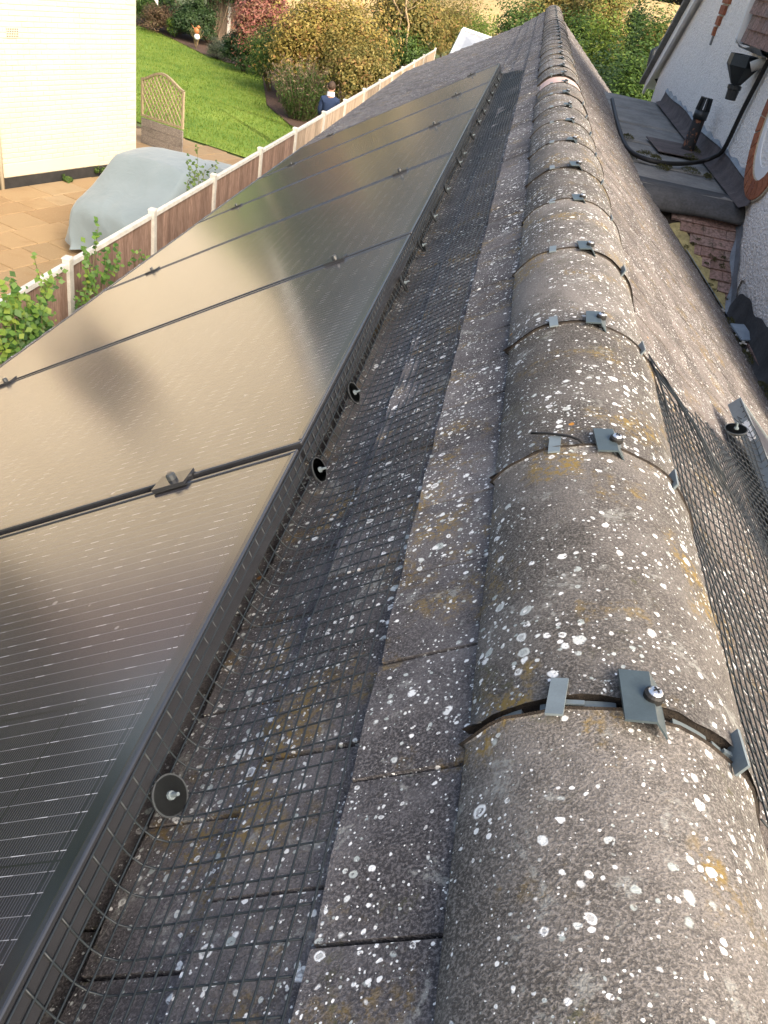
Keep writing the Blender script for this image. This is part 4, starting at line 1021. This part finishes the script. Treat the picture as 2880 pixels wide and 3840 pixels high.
#PART6
# ================================================================== vegetation
def leaf_mesh(name, P, Nrm, size, mat, aspect=.5, rng=RNG, fold=.0):
    n = len(P); a = rng.normal(size=(n, 3)); a -= (a * Nrm).sum(1, keepdims=True) * Nrm; a /= np.linalg.norm(a, axis=1, keepdims=True) + 1e-9
    b = np.cross(Nrm, a); s = (size * rng.uniform(.6, 1.3, n))[:, None]
    V = np.stack([P - a * s * .5, P + b * s * aspect * .5 + a * s * .05, P + a * s * .5, P - b * s * aspect * .5 + a * s * .05], 1).reshape(-1, 3)
    me = bpy.data.meshes.new(name); me.vertices.add(4 * n); me.vertices.foreach_set('co', V.astype(np.float32).ravel())
    me.loops.add(4 * n); me.loops.foreach_set('vertex_index', np.arange(4 * n, dtype=np.int32)); me.polygons.add(n)
    me.polygons.foreach_set('loop_start', np.arange(0, 4 * n, 4, dtype=np.int32)); me.update(calc_edges=True); me.materials.append(mat); return me
LEAF = {
 'olive': m_leaf('leaf_olive', [(.05, .06, .015), (.13, .13, .03), (.24, .21, .06), (.34, .27, .08), (.30, .17, .07)]),
 'gold': m_leaf('leaf_gold', [(.07, .075, .015), (.20, .17, .035), (.36, .28, .07), (.42, .33, .10), (.36, .16, .07)]),
 'green': m_leaf('leaf_green', [(.022, .05, .012), (.05, .10, .02), (.09, .16, .03), (.15, .21, .05)]),
 'dark': m_leaf('leaf_dark', [(.012, .03, .010), (.025, .055, .018), (.045, .085, .028), (.07, .115, .04)]),
 'bright': m_leaf('leaf_bright', [(.05, .09, .015), (.11, .18, .025), (.19, .27, .04), (.28, .33, .07)]),
 'pink': m_leaf('leaf_pink', [(.12, .045, .03), (.30, .11, .085), (.42, .17, .14), (.30, .20, .09), (.46, .24, .20)]),
 'brown': m_leaf('leaf_brown', [(.05, .045, .02), (.12, .08, .045), (.18, .11, .07), (.11, .12, .04)]),
 'grey': m_leaf('leaf_grey', [(.07, .085, .05), (.13, .15, .09), (.20, .22, .15)]),
 'hebe': m_leaf('leaf_hebe', [(.015, .04, .008), (.035, .08, .014), (.065, .125, .022), (.11, .15, .04)]),
 'spire': m_leaf('leaf_spire', [(.20, .15, .09), (.30, .22, .15), (.26, .18, .13)]),
 'vine': m_leaf('leaf_vine', [(.035, .09, .02), (.07, .16, .03), (.13, .24, .04), (.24, .32, .05)], .45, .4),
 'straw': m_leaf('leaf_straw', [(.30, .22, .10), (.48, .38, .20)]),
}
def crown_points(rng, c, r, n, clumps, csize, flat=0.0, power=.45):
    c = np.array(c, float); r = np.array(r, float)
    d = rng.normal(size=(clumps, 3)); d /= np.linalg.norm(d, axis=1, keepdims=True); d[:, 2] = np.where(d[:, 2] < -.55, -d[:, 2] * .5, d[:, 2])
    rad = rng.uniform(.0, 1, clumps) ** power; lump = 1 + .22 * np.sin(3.1 * d[:, 0] + 2.3 * d[:, 1] + rng.uniform(0, 6)) + .15 * rng.normal(size=clumps)
    cc = c + d * r * (rad * lump)[:, None]; cs = csize * rng.uniform(.55, 1.35, clumps)
    idx = rng.integers(0, clumps, n); e = rng.normal(size=(n, 3)); e /= np.linalg.norm(e, axis=1, keepdims=True)
    q = rng.uniform(.35, 1, n) ** .6; P = cc[idx] + e * (cs[idx] * q)[:, None] * np.array([1, 1, .8])
    Nn = e * .6 + (P - c) / (r.mean()) * .5 + np.array([0, 0, .5]) + rng.normal(size=(n, 3)) * .35; Nn /= np.linalg.norm(Nn, axis=1, keepdims=True)
    return P, Nn, cc
def shrub(name, label, cat, x, y, w, dpt, h, leaf, seed, leafsize=.09, n=5000, group=None, stems=5, lift=-.06, csize=None, aspect=.5, stem='stem', zb=None, extra=None):
    rng = np.random.default_rng(seed); z0 = gz(x, y) if zb is None else zb
    t = wthing(name, label, cat, (x, y, z0), group)
    c = (x, y, z0 + h * (.5 + lift * .5)); r = (w / 2, dpt / 2, h * (.5 - lift * .5)); cs = csize or .17 * (w + h) / 2
    r = tuple(max(.05, q - cs * .5) for q in r)
    P, Nn, cc = crown_points(rng, c, r, n, max(14, int(n / 95)), cs)
    P[:, 2] = np.maximum(P[:, 2], z0 + .03)
    obj('foliage', leaf_mesh('foliage', P, Nn, leafsize, LEAF[leaf], aspect, rng), t)
    if extra:
        lf, frac, top = extra; k = int(n * frac); hi = P[:, 2] > z0 + h * top; PP, NN = P[hi][:k] + rng.normal(size=(min(k, hi.sum()), 3)) * .05, Nn[hi][:k]
        if len(PP): obj('flower_tips', leaf_mesh('flower_tips', PP, NN, leafsize * .9, LEAF[lf], aspect, rng), t)
    m = MB(); base = Vector((x, y, z0 - .03))
    for i in range(stems):
        tgt = Vector(cc[rng.integers(0, len(cc))]); mid = base.lerp(tgt, .5) + Vector((rng.normal() * .08 * w, rng.normal() * .08 * w, .06 * h)); off = Vector((rng.normal() * .04, rng.normal() * .04, 0))
        m.tube(spline([base + off, mid, tgt], 7), [max(.006, .028 * h * (1 - .8 * k / 6) / math.sqrt(stems) * 1.3) for k in range(7)], 6)
    m.build('stems', M[stem], t, True); return t
def W(px_w, Y): return px_w / FPX * (Y * .83 + .5 + 1.2)
def bush(label, name, cat, x0, x1, ytop, Y, leaf, seed, **k):
    c = at_y((x0 + x1) / 2, 200, Y); top = at_y((x0 + x1) / 2, ytop, Y); a, b_ = at_y(x0, 120, Y), at_y(x1, 120, Y)
    w = (b_.x - a.x) * 1.34; h = max(.5, top.z - gz(c.x, Y)) * 1.08; k['n'] = int(k.get('n', 5000) * 2.0); k['leafsize'] = k.get('leafsize', .09) * .85
    return shrub(name, label, cat, (a.x + b_.x) / 2, Y, w, k.pop('dpt', w * .9), h, leaf, seed, **k)
# behind the lawn
bush('tall dark evergreen hedge rising behind the back fence', 'hedge', 'hedge', 650, 960, -150, 36.6, 'dark', 101, n=15000, leafsize=.13, dpt=1.6, stems=6, lift=.42)
bush('green leafy bush at the far left by the roof corner of the cream house', 'shrub', 'bush', 480, 640, -60, 38.5, 'green', 102, n=9000, leafsize=.12)
bush('reddish-brown twiggy bush in the far left flower bed', 'shrub', 'bush', 560, 720, 25, 37.0, 'brown', 103, n=8000, leafsize=.09)
bush('slender yellow-green bush standing before the reddish-brown one', 'shrub', 'bush', 622, 676, 50, 36.2, 'bright', 104, n=1500, leafsize=.10)
bush('blue-green bush behind the garden ornament', 'shrub', 'bush', 660, 800, 5, 36.0, 'dark', 105, n=9000, leafsize=.11)
bush('small grey-green lavender-like bush in front of the back fence', 'shrub', 'bush', 780, 875, 150, 33.0, 'grey', 106, n=4600, leafsize=.09, aspect=.25)
bush('round dark green bush between the back fence and the pink shrub', 'shrub', 'bush', 850, 990, 105, 31.2, 'dark', 107, n=9000, leafsize=.10)
bush('pink and red leaved shrub at the top, left of the golden one', 'shrub', 'bush', 900, 1100, -60, 31.0, 'pink', 108, n=12000, leafsize=.12)
bush('feathery mid-green shrub below the pink leaved one', 'shrub', 'bush', 940, 1120, 70, 28.2, 'green', 109, n=9000, leafsize=.10, aspect=.25)
bush('large golden-olive shrub behind the man in navy', 'shrub', 'bush', 1040, 1420, -45, 27.2, 'gold', 110, n=17000, leafsize=.12, dpt=3.0, stems=8)
bush('olive leaved shrub just right of the man, above the white fence', 'shrub', 'bush', 1230, 1500, 120, 25.4, 'olive', 111, n=9000, leafsize=.10)
bush('loose olive-brown tree behind the far end of the fence', 'tree', 'tree', 1395, 1660, -60, 36.5, 'olive', 112, n=11000, leafsize=.14, lift=.25)
bush('green undergrowth bush at the foot of the bare trunks', 'shrub', 'bush', 1440, 1640, 110, 35.6, 'green', 113, n=6000, leafsize=.12)
bush('straw-coloured thicket behind the white sloping board', 'shrub', 'bush', 1600, 1780, -40, 41.0, 'olive', 114, n=8000, leafsize=.15, aspect=.25)
bush('pale yellow-green meadow bush left of the ridge end', 'shrub', 'bush', 1720, 1900, 45, 30.0, 'bright', 115, n=6000, leafsize=.11, aspect=.3)
bush('dense green bush directly left of the far ridge end', 'shrub', 'bush', 1840, 2075, -20, 34.0, 'green', 116, n=8000, leafsize=.13)
bush('olive tree rising behind the far ridge end', 'tree', 'tree', 1960, 2170, -70, 46.0, 'olive', 117, n=9000, leafsize=.18, lift=.2)
bush('dark green bush touching the right side of the ridge end', 'shrub', 'bush', 2075, 2260, -20, 27.0, 'green', 118, n=8500, leafsize=.12)
bush('brownish tree right of the ridge end below the field', 'tree', 'tree', 2150, 2330, -90, 44.0, 'olive', 119, n=7000, leafsize=.16, lift=.2)
bush('bright lime-topped bush in the middle of the gap beside the white house', 'shrub', 'bush', 2170, 2400, 40, 23.0, 'bright', 120, n=10000, leafsize=.10)
bush('mid-green bush against the downpipe of the white house', 'shrub', 'bush', 2330, 2560, 50, 21.5, 'green', 121, n=11000, leafsize=.10)
bush('dark green bush low in the gap beyond the felt roof', 'shrub', 'bush', 2200, 2380, 170, 18.5, 'dark', 122, n=9000, leafsize=.09)
bush('shaded green bush under the white house eaves', 'shrub', 'bush', 2340, 2500, 190, 17.4, 'green', 123, n=8000, leafsize=.09)
bush('low yellow-green plant just above the felt roof edge', 'shrub', 'bush', 2270, 2350, 330, 14.9, 'bright', 124, n=1800, leafsize=.07)
bush('small yellowing plant at the corner of the white wall', 'shrub', 'bush', 2370, 2440, 325, 14.6, 'gold', 125, n=1100, leafsize=.07)
bush('dark round tree at the edge of the stubble field', 'tree', 'tree', 2335, 2420, -15, 58.0, 'dark', 126, n=4500, leafsize=.2)
bush('tall far tree at the top edge above the gap', 'tree', 'tree', 2230, 2350, -200, 75.0, 'olive', 127, n=6000, leafsize=.3, lift=.3)
bush('far brown bush before the golden field near the white gable', 'shrub', 'bush', 2420, 2520, 10, 52.0, 'olive', 128, n=4500, leafsize=.18)
# two pale bare trunks
for i, (pts, r, lab) in enumerate(((((1528, 205), (1524, 150), (1533, 90), (1522, 40), (1528, -40)), .055, 'tall pale bare trunk beyond the fence, the straighter one'), (((1508, 190), (1495, 120), (1505, 60), (1480, 10), (1462, -40)), .035, 'thin crooked pale trunk left of the straighter one'))):
    P = [at_y(px_, py_, 35.0 + .2 * i) for px_, py_ in pts]; base = Vector((P[0].x, P[0].y, gz(P[0].x, P[0].y))); t = wthing('bare_tree', lab, 'tree', base)
    m = MB(); m.tube(spline([base] + P, 16), [r * (1 - .5 * k / 15) for k in range(16)], 8); m.build('trunk', M['stem_pale'], t, True)
    m = MB(); rr_ = random.Random(i)
    for k in range(7):
        a = P[rr_.randrange(1, 5)]; m.tube(spline([a, a + Vector((rr_.uniform(-.5, .5), .1, .4)), a + Vector((rr_.uniform(-1, 1), .2, rr_.uniform(.6, 1.4)))], 6), [.018 * (1 - .8 * q / 5) for q in range(6)], 5)
    m.build('limbs', M['stem_pale'], t, True)
# upright heath with pinkish spires at the lawn edge
bp_ = on_ground(1090, 462); rng = np.random.default_rng(55); hx, hy, hzz = bp_.x + .12, bp_.y + .55, gz(0, bp_.y)
t = wthing('shrub', 'upright dark heath-like bush with pinkish spires at the lawn edge', 'bush', (hx, hy, hzz))
Pl, Nl, Ps, Ns = [], [], [], []; m = MB()
for i in range(150):
    a = rng.uniform(0, 6.28); q = math.sqrt(rng.uniform(0, 1)); b0 = np.array([hx + .28 * q * math.cos(a), hy + .28 * q * math.sin(a), hzz]); H = rng.uniform(1.05, 1.78) * (1 - .22 * q)
    tip = np.array([hx + .98 * q * math.cos(a) + rng.normal() * .06, hy + .9 * q * math.sin(a) + rng.normal() * .06, hzz + H])
    m.tube([Vector(b0), Vector((b0 + tip) / 2 + np.array([0, 0, .05])), Vector(tip)], [.010, .007, .003], 4)
    k = 62; u = rng.uniform(.10, 1, k)[:, None]; P = b0 + (tip - b0) * u + rng.normal(size=(k, 3)) * np.array([.045, .045, .02]); d = (tip - b0) / np.linalg.norm(tip - b0)
    N_ = rng.normal(size=(k, 3)) + d * .2; N_ /= np.linalg.norm(N_, axis=1, keepdims=True); top = u[:, 0] > .94
    Pl.append(P[~top]); Nl.append(N_[~top]); Ps.append(P[top]); Ns.append(N_[top])
obj('foliage', leaf_mesh('foliage', np.concatenate(Pl), np.concatenate(Nl), .085, LEAF['hebe'], .22, rng), t); struct(obj('spires', leaf_mesh('spires', np.concatenate(Ps), np.concatenate(Ns),   .08, LEAF['spire'], .3, rng), t), 'stuff'); m.build('stems', M['stem'], t)
# dry grass tuft and ornament in the bed
gp = on_ground(735, 185); t = wthing('grass_tuft', 'straw-coloured ornamental grass tuft in the flower bed', 'plant', gp)
m = MB(); rng = random.Random(3)
for i in range(46):
    a = rng.uniform(0, 6.28); q = rng.uniform(0, 1); m.tube([gp, gp + Vector((.12 * q * math.cos(a), .12 * q * math.sin(a), .35)), gp + Vector((.34 * q * math.cos(a), .34 * q * math.sin(a), rng.uniform(.45, .75)))], [.008, .006, .002], 4)
m.build('blades', LEAF['straw'], t)
op = at_y(738, 150, 34.3); oz = gz(0, 34.3); t = wthing('garden_ornament', 'orange bird ornament on a white ball and stake in the flower bed', 'ornament', (op.x, 34.3, oz))
zt = at_y(738, 136, 34.3).z
m = MB(); m.tube([(op.x, 34.3, oz - .02), (op.x, 34.3, zt)], .02, 8); m.build('stake', M['stem'], t)
def ball(c, r, n=12, sq=(1, 1, 1)):
    b = MB(); b.grid([[(c[0] + r * sq[0] * math.sin(math.pi * i / n) * math.cos(2 * math.pi * j / (2 * n)), c[1] + r * sq[1] * math.sin(math.pi * i / n) * math.sin(2 * math.pi * j / (2 * n)), c[2] + r * sq[2] * math.cos(math.pi * i / n)) for j in range(2 * n)] for i in range(n + 1)], closed=True); return b
ball((op.x, 34.3, zt - .02), .105).build('ball', M['shirt'], t, True)
b = ball((op.x - .02, 34.3, zt + .18), .105, 10, (1.0, .7, 1.15)); b2 = ball((op.x + .05, 34.3, zt + .31), .06); b.add(b2.v, b2.f)
b.add([(op.x + .09, 34.28, zt + .30), (op.x + .09, 34.32, zt + .30), (op.x + .16, 34.3, zt + .29), (op.x + .09, 34.3, zt + .33)], [(0, 1, 2), (0, 2, 3), (1, 3, 2), (0, 3, 1)])
b.add([(op.x - .1, 34.28, zt + .25), (op.x - .1, 34.32, zt + .25), (op.x - .26, 34.3, zt + .40), (op.x - .1, 34.3, zt + .18)], [(0, 1, 2), (0, 2, 3), (1, 3, 2), (0, 3, 1)]); b.build('bird', M['orange'], t, True)
# leafy climbers between the roof and the fence
def climber(label, stems, X, seed, size=.062, n_per=26, leaf='vine', X2=None):
    rng = np.random.default_rng(seed); first = at_x(*stems[0][0], X); t = wthing('climbing_plant', label, 'plant', (first.x, first.y, -4.0), 'plants along the fence')
    m = MB(); PP, NN = [], []
    for st in stems:
        pts = [at_x(px_, py_, X + rng.uniform(-.05, .05)) for px_, py_ in st]; base = Vector((pts[0].x, pts[0].y, -4.0))
        path = spline([base] + pts, 30); m.tube(path, [.007 * (1 - .8 * k / 29) + .0012 for k in range(30)], 5)
        for k in range(8, 30):
            for q in range(max(1, n_per // 11)):
                a = rng.uniform(0, 6.28); rad = rng.uniform(.02, .12) * (1 if k < 27 else .4); p = np.array(path[k]) + np.array([.6 * rad * math.cos(a), rad * math.sin(a), rng.normal() * .035]); PP.append(p)
                nn = np.array([.45 + rng.normal() * .3, -.5 + rng.normal() * .35, .75 + rng.normal() * .3]); NN.append(nn / np.linalg.norm(nn))
    m.build('stems', M['vine_stem'], t, True); rg_ = np.random.default_rng(seed + 1)
    obj('foliage', leaf_mesh('foliage', np.array(PP), np.array(NN), size, LEAF[leaf], .78, rg_), t); return t
climber('dense mass of green leaves at the left edge below the fence', [((60, 1260), (50, 1180), (70, 1120), (45, 1060)), ((20, 1300), (10, 1200), (30, 1130), (5, 1080)), ((120, 1240), (130, 1180), (160, 1130), (190, 1060)), ((90, 1290), (95, 1220), (40, 1160), (60, 1100)), ((160, 1240), (150, 1190), (110, 1150), (95, 1110)), ((10, 1330), (40, 1280), (80, 1250), (130, 1225)), ((60, 1330), (110, 1275), (150, 1255), (185, 1230))], -3.22, 201, .055, 90)
climber('thin leafy shoot rising over the rail beside the leftmost white post', [((150, 1200), (160, 1090), (145, 1030), (128, 965)), ((170, 1150), (185, 1080), (215, 1045), (235, 1030))], -3.30, 202, .042, 34)
climber('leafy bush growing up the fence right of the leftmost post', [((320, 1140), (340, 1060), (355, 960), (368, 850)), ((340, 1120), (330, 1060), (325, 990), (318, 925)), ((380, 1100), (400, 1040), (395, 985), (400, 935)), ((400, 1070), (430, 1010), (440, 960), (442, 925)), ((300, 1150), (310, 1090), (330, 1060), (350, 1030))], -3.32, 203, .045, 55)
climber('small red-tipped plant beside the second white post', [((505, 1010), (500, 985), (492, 965), (500, 950)), ((520, 1000), (535, 980), (545, 965), (552, 955))], -3.30, 204, .05, 20)
climber('young sapling rising behind the fence beside the covered car', [((745, 690), (735, 640), (742, 600), (738, 540)), ((760, 690), (780, 640), (800, 625), (815, 615)), ((730, 690), (715, 650), (705, 625), (700, 600)), ((700, 720), (715, 690), (730, 670), (735, 650))], -3.85, 205, .045, 26, 'green')
climber('weeds growing at the black plinth of the cream house', [], -7.2, 206) if False else None
# trees out of the frame on the left: they darken what the nearest panel mirrors
for i, (s0, y0, w0, h0, lf, lab) in enumerate(((-10.2, .6, 4.0, 7.5, 'dark', 'broad dark tree left of the cream house, seen only mirrored in the near panel'), (-13.2, -.4, 4.4, 8.0, 'brown', 'brown-leaved tree beyond the patio, mirrored in the nearest panel'), (-16.6, -.8, 4.4, 8.0, 'dark', 'last dark tree of the row mirrored in the nearest panel'))):
    p = nb(s0, y0); shrub('tree', lab, 'tree', p.x, p.y, w0, w0, h0, lf, 301 + i, leafsize=.2, n=9000, lift=.05)
for s0, w0, h0, lab in ((-.95, .42, .26, 'weed tuft against the black plinth nearest the covered car'), (-1.75, .25, .16, 'smaller weed at the black plinth, left of the other tuft')):
    p = nb(s0, -.14); shrub('weed', lab, 'weed', p.x, p.y, w0, .18, h0, 'green', int(900 - s0 * 100), leafsize=.045, n=380, stems=3)
# ================================================================== pale sloping board beyond the roof
Yb = 19.0; c = [at_y(px_, py_, Yb + dy) for px_, py_, dy in ((1735, 112, 1.5), (1830, 145, 1.5), (1780, 205, 0), (1690, 205, 0))]
t = wthing('shed', 'small shed with pale grey sloping roof and white edge beyond the far verge', 'shed', (c[2].x, Yb, gz(0, Yb)))
n_ = (c[1] - c[0]).cross(c[3] - c[0]).normalized(); n_ = n_ if n_.z > 0 else -n_
cc_ = [c[3], c[2] + (c[2] - c[3]) * .4, c[1] + (c[1] - c[0]) * .4, c[0]]
b = MB(); b.hexa([p - n_ * .04 for p in cc_] + cc_); b.build('roof', M['palesheet'], t)
b = MB(); e1 = (cc_[3] - cc_[2]).normalized(); b.tube([cc_[3] + n_ * .01, cc_[2] + n_ * .01], .045, 4); b.tube([cc_[3] + n_ * .01, cc_[0] + n_ * .01], .03, 4); b.build('edge_trim', M['white'], t)
b = MB(); q0 = [p - n_ * .05 for p in cc_]; g0 = [Vector((p.x, p.y, gz(0, Yb))) for p in cc_]; b.hexa(g0 + q0); b.build('wall', M['fence_pale'], t)
# ================================================================== person
hp_ = at_y(1246, 308, 19.7); pz0 = gz(hp_.x, 19.7); Hh = hp_.z - pz0
pt = thing('person', 'person in navy jumper and white collar seen from behind beyond the fence', 'person', (hp_.x, 19.7, pz0), math.radians(8)); k_ = Hh / 1.75
def skin(name, nodes, edges, mat, parent, sub=2):
    me = bpy.data.meshes.new(name); me.from_pydata([tuple(x * k_ for x in n[:3]) for n in nodes], edges, []); me.materials.append(mat)
    o = obj(name, me, parent); s = o.modifiers.new('skin', 'SKIN'); me.skin_vertices if me.skin_vertices else None
    for i, n in enumerate(nodes):
        v = me.skin_vertices[0].data[i]; v.radius = (n[3] * k_, (n[4] if len(n) > 4 else n[3]) * k_); v.use_root = (i == 0)
    s.use_smooth_shade = True; q = o.modifiers.new('sub', 'SUBSURF'); q.levels = sub; q.render_levels = sub; return o
# facing away (+y); head tipped slightly down
def body_nodes(g):
    N = [(0, 0, .96, .145 + g, .105 + g), (0, .01, 1.12, .140 + g, .10 + g), (0, .0, 1.30, .145 + g, .105 + g), (0, .0, 1.43, .10 + g, .08 + g)]
    E = [(0, 1), (1, 2), (2, 3)]
    for s in (-1, 1):
        k = len(N); N += [(s * .155, 0, 1.40, .058 + g), (s * .205, .02, 1.16, .048 + g), (s * .17, .20, 1.0, .038 + g)]; E += [(3, k), (k, k + 1), (k + 1, k + 2)]
    return N, E
N, E = body_nodes(-.012); k = len(N)
N += [(0, .01, 1.50, .055), (0, .025, 1.57, .062, .07), (0, .03, 1.655, .075, .092), (0, .025, 1.71, .055, .07), (0, .115, 1.63, .014)]; E += [(3, k), (k, k + 1), (k + 1, k + 2), (k + 2, k + 3), (k + 2, k + 4)]
for s in (-1, 1):
    j = len(N); N += [(s * .078, .02, 1.635, .014)]; E += [(k + 2, j)]
    j = len(N); N += [(s * .09, 0, .88, .085), (s * .10, .01, .50, .058), (s * .10, -.01, .10, .040), (s * .105, .10, .035, .036)]; E += [(0, j), (j, j + 1), (j + 1, j + 2), (j + 2, j + 3)]
    hb = 4 + (0 if s < 0 else 3) + 2; j = len(N); N += [(s * .155, .28, .985, .036, .02)]; E += [(hb, j)]
    for f in range(4): j2 = len(N); N += [(s * (.205 - .018 * f), .325, .985 - .004 * f, .010), (s * (.200 - .018 * f), .352, .965, .008)]; E += [(j, j2), (j2, j2 + 1)]
    j2 = len(N); N += [(s * .145, .29, .985, .011), (s * .135, .32, .975, .009)]; E += [(j, j2), (j2, j2 + 1)]
skin('body', N, E, M['skin'], pt)
N, E = body_nodes(.012); N += [(0, .005, 1.495, .070, .070)]; E += [(3, len(N) - 1)]; skin('jumper', N, E, M['navy'], pt)
b = MB(); b.tube([(0, .005 * k_, 1.47 * k_), (0, .012 * k_, 1.53 * k_), (0, .014 * k_, 1.56 * k_)], [.088 * k_, .084 * k_, .078 * k_], 16, False); b.build('collar', M['shirt'], pt, True)
b = ball((0, .018 * k_, 1.672 * k_), .098 * k_, 14, (.86, 1.02, .98)); b.v = [(x, y if y < .06 * k_ else .06 * k_ + (y - .06 * k_) * .3, max(z, (1.60 if y < .03 * k_ else 1.68) * k_)) for x, y, z in b.v]; b.build('hair', M['hair'], pt, True)
N = [(0, 0, .97, .15, .115)]; E = []
for s in (-1, 1): j = len(N); N += [(s * .09, 0, .86, .098), (s * .10, .01, .50, .075), (s * .10, -.01, .11, .062)]; E += [(0, j), (j, j + 1), (j + 1, j + 2)]
skin('trousers', N, E, M['trouser'], pt)
for s in (-1, 1):
    b = ball((s * .10 * k_, .05 * k_, .04 * k_), .05 * k_, 10, (.9, 2.5, .85)); b.build('shoe', M['shoe'], pt, True)
